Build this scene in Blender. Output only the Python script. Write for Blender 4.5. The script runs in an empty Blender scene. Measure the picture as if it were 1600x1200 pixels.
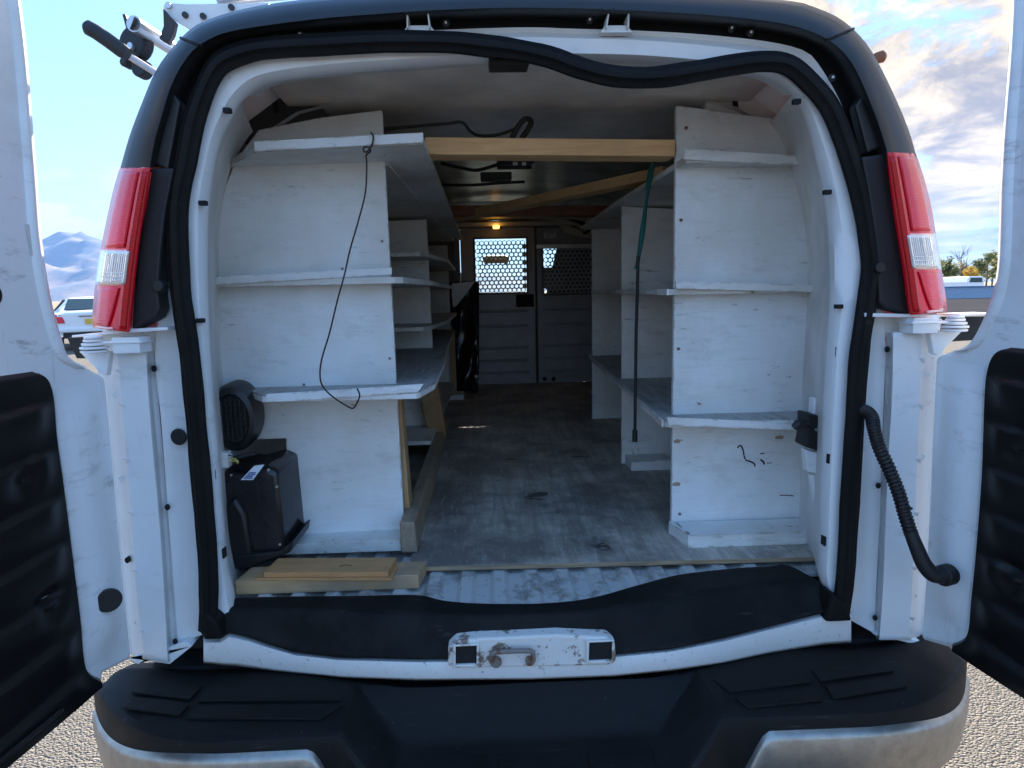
import bpy, bmesh, math, random
from math import radians, sin, cos, pi
from mathutils import Vector, noise
random.seed(7)
S = bpy.context.scene
# ------------------------------------------------------------------ camera, sky, sun, exposure
CAM = Vector((-.07, -1.5, 1.48)); FPX = 1000.; PITCH, YAW, ROLL = radians(8.2), radians(2.0), radians(1.2)
fw = Vector((sin(YAW)*cos(PITCH), cos(YAW)*cos(PITCH), -sin(PITCH)))
rt0 = Vector((cos(YAW), -sin(YAW), 0)); up0 = rt0.cross(fw)
rt = rt0*cos(ROLL) - up0*sin(ROLL); up = up0*cos(ROLL) + rt0*sin(ROLL)
cd = bpy.data.cameras.new('camera'); cam = bpy.data.objects.new('camera', cd)
S.collection.objects.link(cam); S.camera = cam
from mathutils import Matrix
cam.matrix_world = Matrix(((rt.x, up.x, -fw.x, CAM.x), (rt.y, up.y, -fw.y, CAM.y), (rt.z, up.z, -fw.z, CAM.z), (0, 0, 0, 1)))
cd.sensor_width = 36; cd.lens = 36*FPX/1600; cd.clip_start = .02; cd.clip_end = 60000
SUN_EL, SUN_AZ = radians(29), radians(5)
W = bpy.data.worlds.new('World'); S.world = W; W.use_nodes = True
def build_world():
    nt = W.node_tree; N = nt.nodes; L = nt.links; N.clear()
    out = N.new('ShaderNodeOutputWorld'); bg = N.new('ShaderNodeBackground'); bg.inputs[1].default_value = .10
    sky = N.new('ShaderNodeTexSky'); sky.sky_type = 'NISHITA'; sky.sun_disc = False
    sky.sun_elevation = SUN_EL; sky.sun_rotation = SUN_AZ; sky.dust_density = .25; sky.air_density = 1.0; sky.ozone_density = 2.2
    tc = N.new('ShaderNodeTexCoord'); sep = N.new('ShaderNodeSeparateXYZ'); L.new(tc.outputs['Generated'], sep.inputs[0])
    def m(op, a, b=None, c=None, clamp=False):
        n = N.new('ShaderNodeMath'); n.operation = op; n.use_clamp = clamp
        for i, x in enumerate((a, b, c)):
            if x is None: continue
            if isinstance(x, (int, float)): n.inputs[i].default_value = x
            else: L.new(x, n.inputs[i])
        return n.outputs[0]
    def rng(x, a, b, c=0., d=1.):
        n = N.new('ShaderNodeMapRange'); n.interpolation_type = 'SMOOTHSTEP'; L.new(x, n.inputs[0])
        for i, q in enumerate((a, b, c, d)): n.inputs[i+1].default_value = q
        return n.outputs[0]
    x, y, z = sep.outputs
    zz = m('ADD', m('MAXIMUM', z, 0.), .05)
    px = m('DIVIDE', x, zz); py = m('DIVIDE', y, zz)
    cmb = N.new('ShaderNodeCombineXYZ'); L.new(px, cmb.inputs[0]); L.new(py, cmb.inputs[1])
    def noi(vec, sc, det, rough, dist=0., w=0.):
        n = N.new('ShaderNodeTexNoise'); n.noise_dimensions = '4D'; L.new(vec, n.inputs['Vector'])
        n.inputs['Scale'].default_value = sc; n.inputs['Detail'].default_value = det; n.inputs['Roughness'].default_value = rough
        n.inputs['Distortion'].default_value = dist; n.inputs['W'].default_value = w
        return n.outputs[0]
    # broken high cloud sheet that covers the right-hand half of the sky
    az = m('ARCTAN2', x, y); el = m('ARCSINE', z)             # az 0 ahead, + to the right
    cmb0 = N.new('ShaderNodeCombineXYZ'); L.new(az, cmb0.inputs[0]); L.new(m('LOGARITHM', m('ADD', m('MAXIMUM', el, 0.), .09), 2.718), cmb0.inputs[1])
    rotm = N.new('ShaderNodeMapping'); rotm.inputs['Rotation'].default_value = (0, 0, radians(-24)); rotm.inputs['Scale'].default_value = (2.6, 1.9, 1)
    L.new(cmb0.outputs[0], rotm.inputs[0])
    c1 = noi(rotm.outputs[0], 1.25, 9, .62, .35, 3.1); c2 = noi(rotm.outputs[0], 5.0, 9, .68, .8, 8.)
    bias = rng(az, .02, .5, -.30, .10)
    cov = m('ADD', m('ADD', c1, bias), m('MULTIPLY', m('SUBTRACT', c2, .5), .5))
    mask = m('MULTIPLY', rng(cov, .47, .60), rng(az, 1.9, 1.2))
    shade = rng(m('ADD', m('MULTIPLY', noi(rotm.outputs[0], 2.3, 9, .66, .7, 5.5), .7), m('MULTIPLY', c2, .3)), .40, .58)
    # cumulus bank low above the mountains on the left
    cm2 = N.new('ShaderNodeCombineXYZ'); L.new(m('MULTIPLY', az, 1.), cm2.inputs[0]); L.new(m('MULTIPLY', el, 1.9), cm2.inputs[1])
    b1 = noi(cm2.outputs[0], 13, 7, .58, .3, 1.3)
    bank = m('MULTIPLY', rng(m('SUBTRACT', m('ADD', b1, .0), m('MULTIPLY', m('ABSOLUTE', m('SUBTRACT', el, .098)), 11.)), .30, .40), rng(az, -.1, -.35))
    wisp = m('MULTIPLY', rng(m('SUBTRACT', noi(cm2.outputs[0], 7, 6, .6, .8, 7.7), m('MULTIPLY', m('ABSOLUTE', m('SUBTRACT', el, .155)), 7.)), .40, .56), rng(az, -.1, -.35, 0., .55))
    def mixc(f, a, b):
        n = N.new('ShaderNodeMix'); n.data_type = 'RGBA'
        if isinstance(f, float): n.inputs[0].default_value = f
        else: L.new(f, n.inputs[0])
        for q, s in ((a, 6), (b, 7)):
            if isinstance(q, tuple): n.inputs[s].default_value = (*q, 1)
            else: L.new(q, n.inputs[s])
        return n.outputs[2]
    k = 1.0
    cc = mixc(shade, (.92, .84, .82), (2.6, 2.15, 1.45))
    # clear sky: the same blue all round, paler towards the horizon, warmed by the Nishita aureole
    gr = N.new('ShaderNodeValToRGB'); L.new(m('MAXIMUM', z, 0.), gr.inputs[0]); e_ = gr.color_ramp.elements
    e_[0].position = 0; e_[0].color = (.23, .325, .44, 1); e_[1].position = .75; e_[1].color = (.13, .30, .64, 1); q = e_.new(.30); q.color = (.16, .295, .52, 1)
    vm = N.new('ShaderNodeVectorMath'); vm.operation = 'SCALE'; vm.inputs[3].default_value = 5.0; L.new(gr.outputs[0], vm.inputs[0])
    base = mixc(.14, vm.outputs[0], sky.outputs[0])
    col = mixc(mask, base, cc)
    col = mixc(m('MAXIMUM', bank, wisp), col, (2.0, 1.85, 1.6))
    L.new(col, bg.inputs[0]); L.new(bg.outputs[0], out.inputs[0])
build_world()
sd = bpy.data.lights.new('sun', 'SUN'); sd.energy = 3.9; sd.angle = radians(.53); sd.color = (1, .90, .76)
sun = bpy.data.objects.new('sun', sd); S.collection.objects.link(sun)
sdir = Vector((sin(SUN_AZ)*cos(SUN_EL), cos(SUN_AZ)*cos(SUN_EL), sin(SUN_EL)))
sun.rotation_euler = (-sdir).to_track_quat('-Z', 'Y').to_euler(); sun.location = (0, 0, 30)
S.view_settings.view_transform = 'Standard'; S.view_settings.look = 'None'
S.view_settings.exposure = 2.45; S.view_settings.gamma = 1; S.view_settings.use_curve_mapping = False
S.render.engine = 'CYCLES'; S.cycles.max_bounces = 10; S.cycles.diffuse_bounces = 8

# ------------------------------------------------------------------ survey helpers (a sight line meets a plane of the place)
def ray(u, v): return fw + rt*((u-800)/FPX) - up*((v-600)/FPX)
def PY(u, v, y): d = ray(u, v); return CAM + d*((y-CAM.y)/d.y)
def PX(u, v, x): d = ray(u, v); return CAM + d*((x-CAM.x)/d.x)
def PZ(u, v, z): d = ray(u, v); return CAM + d*((z-CAM.z)/d.z)
def V(*a): return Vector(a)
def lerp(a, b, t): return a + (b-a)*t
def sm(a, b, x): t = max(0, min(1, (x-a)/(b-a))); return t*t*(3-2*t)
def interp(x, xs, ys):
    if x <= xs[0]: return ys[0]
    for i in range(1, len(xs)):
        if x <= xs[i]: return lerp(ys[i-1], ys[i], (x-xs[i-1])/(xs[i]-xs[i-1]))
    return ys[-1]
def catmull(P, n=6, closed=False):
    P = [Vector(p) for p in P]; out = []; N = len(P)
    for i in range(N if closed else N-1):
        a, b, c, d = (P[(i-1) % N], P[i], P[(i+1) % N], P[(i+2) % N]) if closed else (P[max(i-1, 0)], P[i], P[i+1], P[min(i+2, N-1)])
        for k in range(n):
            t = k/n
            out.append(.5*((2*b) + (c-a)*t + (2*a-5*b+4*c-d)*t*t + (3*b-a-3*c+d)*t**3))
    if not closed: out.append(P[-1])
    return out
class MB:
    def __init__(s): s.v = []; s.f = []
    def add(s, vs, fs):
        o = len(s.v); s.v += [Vector(q) for q in vs]; s.f += [tuple(i+o for i in f) for f in fs]; return s
    def box(s, x0, x1, y0, y1, z0, z1):
        return s.prism([(x0, y0, z0), (x1, y0, z0), (x1, y0, z1), (x0, y0, z1)], (0, y1-y0, 0))
    def prism(s, pts, ext):
        n = len(pts); e = Vector(ext); p = [Vector(q) for q in pts]
        return s.add(p+[q+e for q in p], [tuple(range(n)), tuple(range(2*n-1, n-1, -1))]+[(i, i+n, (i+1) % n+n, (i+1) % n) for i in range(n)])
    def hexa(s, a, b):                      # two matching quads
        return s.add(list(a)+list(b), [(0, 1, 2, 3), (7, 6, 5, 4)]+[(i, i+4, (i+1) % 4+4, (i+1) % 4) for i in range(4)])
    def beam(s, a, b, w, h, upv=(0, 0, 1)):
        a, b = Vector(a), Vector(b); d = (b-a).normalized(); sd_ = d.cross(Vector(upv)).normalized()*(w/2); u_ = sd_.cross(d).normalized()*(h/2)
        q = lambda c: [c-sd_-u_, c+sd_-u_, c+sd_+u_, c-sd_+u_]
        return s.hexa(q(a), q(b))
    def tube(s, path, r, n=10, flat=1.0, caps=True):
        path = [Vector(p) for p in path]; rr = r if callable(r) else (lambda t: r)
        rings = []; prev = None
        for i, p in enumerate(path):
            t = (path[min(i+1, len(path)-1)]-path[max(i-1, 0)]).normalized()
            if prev is None: a = t.orthogonal().normalized() if abs(t.y) > .9 else t.cross(V(0, 1, 0)).normalized()
            else: a = (prev - t*prev.dot(t)).normalized()
            prev = a; b = t.cross(a); q = rr(i/max(1, len(path)-1))
            rings.append([p + a*(q*cos(2*pi*k/n)) + b*(q*flat*sin(2*pi*k/n)) for k in range(n)])
        return s.loft(rings, True, caps)
    def loft(s, rings, closed=False, caps=False):
        n = len(rings[0]); o = len(s.v)
        for r_ in rings: s.v += [Vector(q) for q in r_]
        for i in range(len(rings)-1):
            for k in range(n if closed else n-1):
                a = o+i*n+k; b = o+i*n+(k+1) % n
                s.f.append((a, b, b+n, a+n))
        if caps and closed:
            s.f.append(tuple(o+k for k in range(n))[::-1]); s.f.append(tuple(o+(len(rings)-1)*n+k for k in range(n)))
        return s
    def disc(s, c, nrm, r, h=.004, n=20, rx=1.0):
        nrm = Vector(nrm).normalized(); c = Vector(c)
        a = nrm.cross(V(0, 0, 1)); a = a.normalized() if a.length > .1 else V(1, 0, 0); b = nrm.cross(a)
        return s.loft([[c+nrm*q+(a*cos(2*pi*k/n)*rx+b*sin(2*pi*k/n))*r for k in range(n)] for q in (0, h)], True, True)
def baseof(p):
    b = V(0, 0, 0)
    while p is not None: b += p.location; p = p.parent
    return b
def obj(name, mb, mat, parent=None, smooth=None, bevel=0, solid=0, sub=0, at=None, label=None):
    me = bpy.data.meshes.new(name); off = baseof(parent) if parent else (Vector(at) if at else V(0, 0, 0))
    me.from_pydata([q-off for q in mb.v], [], mb.f)
    bm = bmesh.new(); bm.from_mesh(me); bmesh.ops.remove_doubles(bm, verts=bm.verts, dist=1e-5)
    bmesh.ops.recalc_face_normals(bm, faces=bm.faces); bm.to_mesh(me); bm.free()
    o = bpy.data.objects.new(name, me); S.collection.objects.link(o)
    if parent: o.parent = parent
    elif at: o.location = off
    me.materials.append(mat)
    if smooth is not None:
        me.polygons.foreach_set('use_smooth', [True]*len(me.polygons)); me.set_sharp_from_angle(angle=radians(smooth))
    if solid: md = o.modifiers.new('s', 'SOLIDIFY'); md.thickness = abs(solid); md.offset = -1 if solid > 0 else 1
    if bevel: md = o.modifiers.new('b', 'BEVEL'); md.width = bevel; md.segments = 2; md.limit_method = 'ANGLE'
    if sub: md = o.modifiers.new('u', 'SUBSURF'); md.levels = md.render_levels = sub
    if label: o['label'] = label
    return o
def tag(o, label, cat, group=None):
    o['label'] = label; o['category'] = cat
    if group: o['group'] = group
    return o
def thing(name, label, cat, loc, group=None):
    o = bpy.data.objects.new(name, None); S.collection.objects.link(o); o.location = loc; o.empty_display_size = .1
    return tag(o, label, cat, group)

# ------------------------------------------------------------------ materials
class NT:
    def __init__(s, name):
        s.m = bpy.data.materials.new(name); s.m.use_nodes = True; s.t = s.m.node_tree; s.N = s.t.nodes; s.L = s.t.links
        s.b = s.N['Principled BSDF']; s.tc = s.N.new('ShaderNodeTexCoord')
    def vec(s, sc=(1, 1, 1), world=False, rot=(0, 0, 0)):
        n = s.N.new('ShaderNodeMapping'); n.inputs['Scale'].default_value = sc; n.inputs['Rotation'].default_value = rot
        if world: g = s.N.new('ShaderNodeNewGeometry'); s.L.new(g.outputs['Position'], n.inputs[0])
        else: s.L.new(s.tc.outputs['Object'], n.inputs[0])
        return n.outputs[0]
    def noise(s, v, sc, det=4, ro=.55, dist=0):
        n = s.N.new('ShaderNodeTexNoise'); s.L.new(v, n.inputs['Vector'])
        n.inputs['Scale'].default_value = sc; n.inputs['Detail'].default_value = det; n.inputs['Roughness'].default_value = ro; n.inputs['Distortion'].default_value = dist
        return n.outputs[0]
    def rng(s, x, a, b, c=0., d=1.):
        n = s.N.new('ShaderNodeMapRange'); s.L.new(x, n.inputs[0])
        for i, q in enumerate((a, b, c, d)): n.inputs[i+1].default_value = q
        return n.outputs[0]
    def math(s, op, a, b):
        n = s.N.new('ShaderNodeMath'); n.operation = op
        for i, x in enumerate((a, b)):
            if isinstance(x, (int, float)): n.inputs[i].default_value = x
            else: s.L.new(x, n.inputs[i])
        return n.outputs[0]
    def mix(s, f, a, b):
        n = s.N.new('ShaderNodeMix'); n.data_type = 'RGBA'
        if isinstance(f, (int, float)): n.inputs[0].default_value = f
        else: s.L.new(f, n.inputs[0])
        for q, i in ((a, 6), (b, 7)):
            if isinstance(q, tuple): n.inputs[i].default_value = (*q, 1)
            else: s.L.new(q, n.inputs[i])
        return n.outputs[2]
    def set(s, **k):
        for a, q in k.items():
            a = a.replace('_', ' ')
            if hasattr(q, 'is_linked') or isinstance(q, bpy.types.NodeSocket): s.L.new(q, s.b.inputs[a])
            else: s.b.inputs[a].default_value = (*q, 1) if isinstance(q, tuple) else q
        return s
    def bump(s, h, st=.3, dist=.01):
        n = s.N.new('ShaderNodeBump'); n.inputs['Strength'].default_value = st; n.inputs['Distance'].default_value = dist
        s.L.new(h, n.inputs['Height']); s.L.new(n.outputs[0], s.b.inputs['Normal']); return s
def simple(name, col, rough=.5, metal=0., var=.12, vs=8, bump=0., bs=200, **k):
    t = NT(name); n = t.noise(t.vec(), vs, 5)
    t.set(Base_Color=t.mix(t.rng(n, .3, .7), tuple(c*(1-var) for c in col), tuple(min(1, c*(1+var)) for c in col)), Roughness=rough, Metallic=metal, **k)
    if bump: t.bump(t.noise(t.vec(), bs, 3), bump, .002)
    return t.m
def van_paint(name, dirt=.5):
    t = NT(name); v = t.vec(world=True); n = t.noise(v, 3.5, 7, .65); g = t.noise(v, 38, 5, .7); st = t.noise(t.vec((40, 40, 5), True), 1., 4, .6)
    c = t.mix(t.rng(n, .50, .78, 0, dirt), (.785, .80, .80), (.60, .575, .52))
    c = t.mix(t.rng(st, .62, .8, 0, dirt*.6), c, (.46, .43, .38))
    sw = t.noise(t.vec((7, 7, 22), True, (0, .5, .2)), 1., 7, .72); zz = t.noise(v, 2.2, 3, .5)
    c = t.mix(t.math('MULTIPLY', t.math('MULTIPLY', t.rng(sw, .56, .66), t.rng(zz, .44, .6)), dirt*.75), c, (.30, .29, .27))
    c = t.mix(t.rng(g, .70, .76, 0, dirt), c, (.22, .2, .18))
    t.set(Base_Color=c, Roughness=t.rng(n, .3, .7, .28, .5), Specular_IOR_Level=.5, Coat_Weight=.25, Coat_Roughness=.12); t.bump(t.noise(v, 14, 3), .06, .004); return t.m
M = {}
M['paint'] = van_paint('white van paint', .45); M['paint_dirty'] = van_paint('dirty white paint', .95)
def painted_ply(name, wear, base=(.725, .745, .745), sh=0):
    t = NT(name); v = t.vec(); 
    fine = t.noise(t.vec((9, 9, 110)), 1., 5, .65); blot = t.noise(v, 2.6+sh, 6, .6); scuff = t.noise(t.vec((11, 11, 75), rot=(0, .07+sh*.1, 0)), 1., 7, .75)
    chip = t.noise(t.vec((1, 1, 2.2)), 30, 4, .55); zone = t.noise(v, 3.2+sh, 3, .5); zone2 = t.noise(v, 5.1-sh, 3, .5)
    c = t.mix(t.rng(blot, .42, .66, 0, .8*wear), base, (.54, .50, .43)); sm_ = t.noise(t.vec((3, 3, 9), rot=(0, .4, 0)), 1.4, 7, .75)
    c = t.mix(t.rng(sm_, .54, .66, 0, .5*wear), c, (.40, .385, .36))
    c = t.mix(t.rng(fine, .52, .74, 0, .35*wear), c, (.50, .48, .44))
    s_ = t.math('MULTIPLY', t.rng(scuff, .575, .65), t.rng(zone, .50, .63))
    c = t.mix(t.math('MULTIPLY', s_, .75*wear), c, (.10, .095, .09))
    ch = t.math('MULTIPLY', t.rng(chip, .655, .685), t.rng(zone2, .54, .64))
    c = t.mix(t.math('MULTIPLY', ch, .9), c, (.16, .12, .085))
    bv = t.N.new('ShaderNodeBevel'); bv.inputs['Radius'].default_value = .009; bv.samples = 4
    ge = t.N.new('ShaderNodeNewGeometry'); dt = t.N.new('ShaderNodeVectorMath'); dt.operation = 'DOT_PRODUCT'; t.L.new(bv.outputs[0], dt.inputs[0]); t.L.new(ge.outputs['True Normal'], dt.inputs[1])
    ew = t.math('MULTIPLY', t.rng(dt.outputs['Value'], .995, .90), t.rng(t.noise(t.vec(), 21, 5, .7), .50, .58))
    c = t.mix(t.math('MULTIPLY', ew, .8), c, (.30, .22, .14))
    t.set(Base_Color=c, Roughness=.62, Specular_IOR_Level=.35); t.bump(t.math('ADD', fine, t.math('MULTIPLY', chip, .5)), .16, .004); return t.m
M['ply'] = painted_ply('scuffed white painted plywood', .75); M['ply2'] = painted_ply('worn white painted plywood', .8, (.74, .74, .72), .7)
M['shelf'] = painted_ply('grubby painted shelf board', 1.25, (.70, .695, .67), .3)
def shelftop():
    t = NT('worn grey shelf top'); v = t.vec(); a = t.noise(t.vec((60, 5, 60)), 1, 6, .65, .6); b = t.noise(v, 5, 6, .65)
    c = t.mix(t.rng(a, .35, .65), (.22, .21, .20), (.46, .45, .43)); c = t.mix(t.rng(b, .45, .62, 0, .7), c, (.42, .42, .41))
    t.set(Base_Color=c, Roughness=.6); t.bump(a, .15, .003); return t.m
M['shelftop'] = shelftop()
def wood(name, c1, c2, c3, axis='x', grey=.0, knots=True):
    t = NT(name); sc = {'x': (4, 60, 60), 'y': (60, 4, 60), 'z': (60, 60, 4)}[axis]; kc = {'x': (3, 12, 12), 'y': (12, 3, 12), 'z': (12, 12, 3)}[axis]
    a = t.noise(t.vec(sc), 1, 6, .6, 1.2); b = t.noise(t.vec(kc), 1, 4, .6); d = t.noise(t.vec(), 8, 5, .65)
    c = t.mix(t.rng(a, .35, .68), c1, c2); c = t.mix(t.rng(d, .52, .72, 0, .45), c, c3)
    if knots: c = t.mix(t.rng(b, .71, .76, 0, .85), c, tuple(q*.25 for q in c3))
    if grey: c = t.mix(t.rng(t.noise(t.vec(), 4, 5, .6), .4, .6, 0, grey), c, (.16, .155, .15))
    t.set(Base_Color=c, Roughness=.65); t.bump(a, .2, .003); return t.m
M['pine'] = wood('fresh pine', (.76, .48, .23), (.62, .36, .16), (.50, .30, .13)); M['pine_z'] = wood('aged pine upright', (.52, .33, .17), (.40, .24, .11), (.22, .12, .05), 'z')
M['brown'] = wood('red brown stained timber', (.30, .11, .05), (.20, .07, .03), (.08, .03, .015)); M['oldx'] = wood('weathered pine', (.56, .36, .18), (.42, .27, .13), (.30, .21, .12), 'x', .4)
M['oldy'] = wood('old dirty timber', (.46, .33, .19), (.30, .21, .12), (.11, .08, .055), 'y', .5); M['plyscrap'] = wood('tan plywood offcut', (.55, .28, .11), (.44, .22, .085), (.34, .19, .08), 'x', .0, False)
M['plyedge'] = wood('plywood edge', (.45, .32, .18), (.20, .13, .07), (.30, .2, .1), 'x', .3, False); M['plyraw'] = wood('raw grey pine', (.42, .30, .19), (.32, .22, .14), (.22, .15, .1), 'y', .3)
def floor():
    t = NT('grey worn plywood floor'); v = t.vec(); a = t.noise(t.vec((26, 2.2, 10), rot=(0, 0, .12)), 1, 8, .7, .8); b = t.noise(v, 3.2, 8, .68); f = t.noise(t.vec((90, 9, 10), rot=(0, 0, -.5)), 1, 5, .7); w = t.noise(v, 55, 6, .75)
    c = t.mix(t.rng(a, .34, .66), (.33, .285, .23), (.66, .60, .51)); c = t.mix(t.rng(b, .40, .58, 0.05, .9), (.16, .145, .13), c)
    c = t.mix(t.math('MULTIPLY', t.rng(f, .58, .68), .55), c, (.58, .57, .54)); c = t.mix(t.math('MULTIPLY', t.rng(w, .62, .70), .6), c, (.62, .61, .58))
    c = t.mix(t.rng(t.noise(t.vec((1, 1.5, 1)), 6.5, 3, .6), .67, .71, 0, .8), c, (.02, .018, .017))
    t.set(Base_Color=c, Roughness=t.rng(b, .3, .7, .42, .62)); t.bump(t.math('ADD', a, w), .15, .003); return t.m
M['floor'] = floor()
def metalfloor():
    t = NT('worn painted corrugated steel'); v = t.vec(world=True); n = t.noise(v, 11, 6, .7); g = t.noise(v, 45, 5, .75)
    c = t.mix(t.rng(n, .50, .62), (.50, .50, .485), (.26, .24, .215)); c = t.mix(t.rng(g, .60, .66, 0, .8), c, (.10, .085, .07))
    t.set(Base_Color=c, Roughness=.5, Metallic=.0); t.bump(g, .2, .003); return t.m
M['steel_floor'] = metalfloor()
def worn(name, a, b, th=.55, sc=14, r=.5):
    t = NT(name); v = t.vec(world=True); n = t.noise(v, sc, 7, .7); g = t.noise(v, sc*4, 5, .7)
    c = t.mix(t.rng(n, th, th+.05), a, b); c = t.mix(t.rng(g, .62, .68, 0, .7), c, tuple(q*.4 for q in b)); t.set(Base_Color=c, Roughness=r); t.bump(t.math('ADD', n, g), .25, .003); return t.m
M['sill'] = worn('chipped white sill paint', (.78, .78, .76), (.30, .26, .22), .66, 16, .4); M['latch'] = worn('rusty chipped white latch plate', (.68, .66, .62), (.22, .155, .11), .56, 20, .55)
M['rust'] = worn('rusted steel', (.20, .17, .15), (.16, .07, .035), .5, 30, .6)
M['trim'] = simple('black textured trim plastic', (.009, .009, .010), .42, var=.2, vs=5, bump=.15, bs=500, Specular_IOR_Level=.5)
M['trimdull'] = simple('matt black plastic', (.012, .012, .013), .6, bump=.1, bs=400)
M['bumper'] = None
def bumper():
    t = NT('black bumper cover'); v = t.vec(world=True); n = t.noise(v, 6, 6, .65); s_ = t.noise(t.vec((5, 60, 60), True), 1, 5, .7)
    c = t.mix(t.rng(n, .4, .7), (.005, .005, .005), (.010, .0095, .009)); c = t.mix(t.rng(s_, .64, .74, 0, .35), c, (.11, .10, .09)); c = t.mix(t.rng(t.noise(v, 90, 3, .6), .72, .76, 0, .5), c, (.22, .2, .17))
    t.set(Base_Color=c, Roughness=t.rng(n, .3, .7, .5, .7), Specular_IOR_Level=.22); t.bump(t.noise(v, 420, 3), .5, .0015); return t.m
M['bumper'] = bumper()
def rubber(name, d=.35):
    t = NT(name); v = t.vec(world=True); n = t.noise(v, 7, 7, .7); s_ = t.noise(t.vec((6, 30, 30), True), 1, 6, .75)
    c = t.mix(t.rng(n, .42, .72, 0, d), (.005, .005, .005), (.026, .024, .022)); c = t.mix(t.rng(s_, .62, .72, 0, d), c, (.075, .07, .065)); t.set(Base_Color=c, Roughness=.68, Specular_IOR_Level=.2); t.bump(t.noise(v, 160, 4), .25, .002); return t.m
M['mat'] = rubber('dusty black rubber mat', .45); M['seal'] = rubber('black rubber seal', .25)
M['doorpanel'] = simple('black moulded door liner', (.006, .0055, .0055), .42, var=.3, vs=4, bump=.2, bs=350, Specular_IOR_Level=.35)
M['chrome'] = None
def chrome():
    t = NT('dulled chrome'); v = t.vec(world=True); n = t.noise(v, 30, 6, .7); g = t.noise(v, 300, 3, .6)
    t.set(Base_Color=t.mix(t.rng(n, .35, .7), (.46, .43, .38), (.32, .295, .26)), Metallic=.9, Roughness=t.rng(g, 
          .3, .7, .34, .48)); t.bump(n, .05, .003); return t.m
M['chrome'] = chrome()
M['alu'] = simple('brushed aluminium', (.62, .62, .63), .35, .85); M['zinc'] = simple('zinc plated steel', (.5, .5, .48), .4, .8)
M['red'] = NT('red lamp lens').set(Base_Color=(.68, .004, .016), Roughness=.25, Coat_Weight=.15, Coat_Roughness=.05, Transmission_Weight=.0).m
def redlens(name, col):
    t = NT(name); n = t.N.new('ShaderNodeTexWave'); n.wave_type = 'BANDS'; n.bands_direction = 'Z'; n.inputs['Scale'].default_value = 48; t.L.new(t.vec(), n.inputs[0])
    t.set(Base_Color=t.mix(t.rng(n.outputs['Fac'], 0, 1), col, tuple(c*.88 for c in col)), Roughness=.22, Coat_Weight=.12, Coat_Roughness=.1, Specular_IOR_Level=.35); t.bump(n.outputs['Fac'], .12, .002); return t.m
M['redrib'] = redlens('ribbed pinkish red lens', (.62, .006, .030)); M['red2'] = redlens('deep red lens', (.60, .002, .010))
M['clear'] = NT('clear reverse lens').set(Base_Color=(.66, .67, .68), Roughness=.12, Metallic=.35, Coat_Weight=1.).m
M['clearedge'] = NT('frosted lens rim').set(Base_Color=(.80, .42, .42), Roughness=.2, Coat_Weight=.6).m
M['wall'] = simple('grimy white inner sheet metal', (.64, .63, .60), .5, var=.22, vs=5, bump=.1, bs=20)
M['ceiling'] = simple('tan grey hardboard ceiling', (.62, .57, .51), .7, var=.28, vs=4.5, bump=.3, bs=30)
M['roofmetal'] = simple('bare greenish roof steel', (.60, .62, .55), .30, .4, var=.4, vs=6)
M['darkmetal'] = simple('plain dark steel', (.03, .03, .03), .6)
M['bulk'] = simple('slate grey painted bulkhead steel', (.29, .305, .335), .36, var=.15, vs=10, bump=.1, bs=60); M['bulkframe'] = simple('darker grey bulkhead frame', (.12, .125, .14), .45)
M['cream'] = simple('cream headliner', (.62, .60, .50), .7); M['tan'] = simple('tan vinyl', (.30, .22, .13), .6); M['seatc'] = simple('dark grey seat cloth', (.03, .03, .033), .8)
M['green'] = simple('dark green webbing', (.01, .11, .095), .8, bump=.4, bs=400); M['black'] = simple('black nylon', (.010, .010, .011), .6); M['wire'] = simple('dark rusty wire', (.03, .018, .014), .5, .3)
M['blacksheet'] = simple('glossy black sheet', (.014, .013, .015), .22, var=.4, vs=9); M['whiteobj'] = simple('white plastic', (.7, .7, .68), .4); M['yellow'] = simple('yellow wire sheath', (.6, .5, .12), .5)
M['rack'] = simple('white powder coated bracket', (.72, .72, .70), .35, var=.08)
M['label'] = simple('white paper label', (.75, .78, .82), .5, var=.03); M['ink'] = simple('blue grey print', (.10, .18, .38), .6)
M['darkhole'] = simple('unlit black cavity', (.006, .006, .006), .8)
def glass(name, col=(.9, .95, .93), tr=.9):
    t = NT(name); tb = t.N.new('ShaderNodeBsdfTransparent'); tb.inputs[0].default_value = (*col, 1); gl = t.N.new('ShaderNodeBsdfGlossy'); gl.inputs['Roughness'].default_value = .03
    mx = t.N.new('ShaderNodeMixShader'); mx.inputs[0].default_value = 1-tr; t.L.new(tb.outputs[0], mx.inputs[1]); t.L.new(gl.outputs[0], mx.inputs[2])
    t.L.new(mx.outputs[0], t.N['Material Output'].inputs[0]); return t.m
M['glass'] = glass('windscreen glass', (.80, .92, .88), .93); M['carglass'] = simple('dark car window glass', (.03, .06, .065), .35, .0, var=0, Specular_IOR_Level=.3)
M['carpaint'] = simple('white car paint', (.80, .80, .80), .25, var=.01, Coat_Weight=.6); M['tyre'] = simple('black tyre rubber', (.02, .02, .02), .8); M['plate'] = simple('yellow number plate', (.65, .42, .06), .4)
t = NT('amber dome lamp'); t.set(Base_Color=(.9, .45, .1), Emission_Color=(1, .45, .08), Emission_Strength=1.0); M['amber'] = t.m
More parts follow.
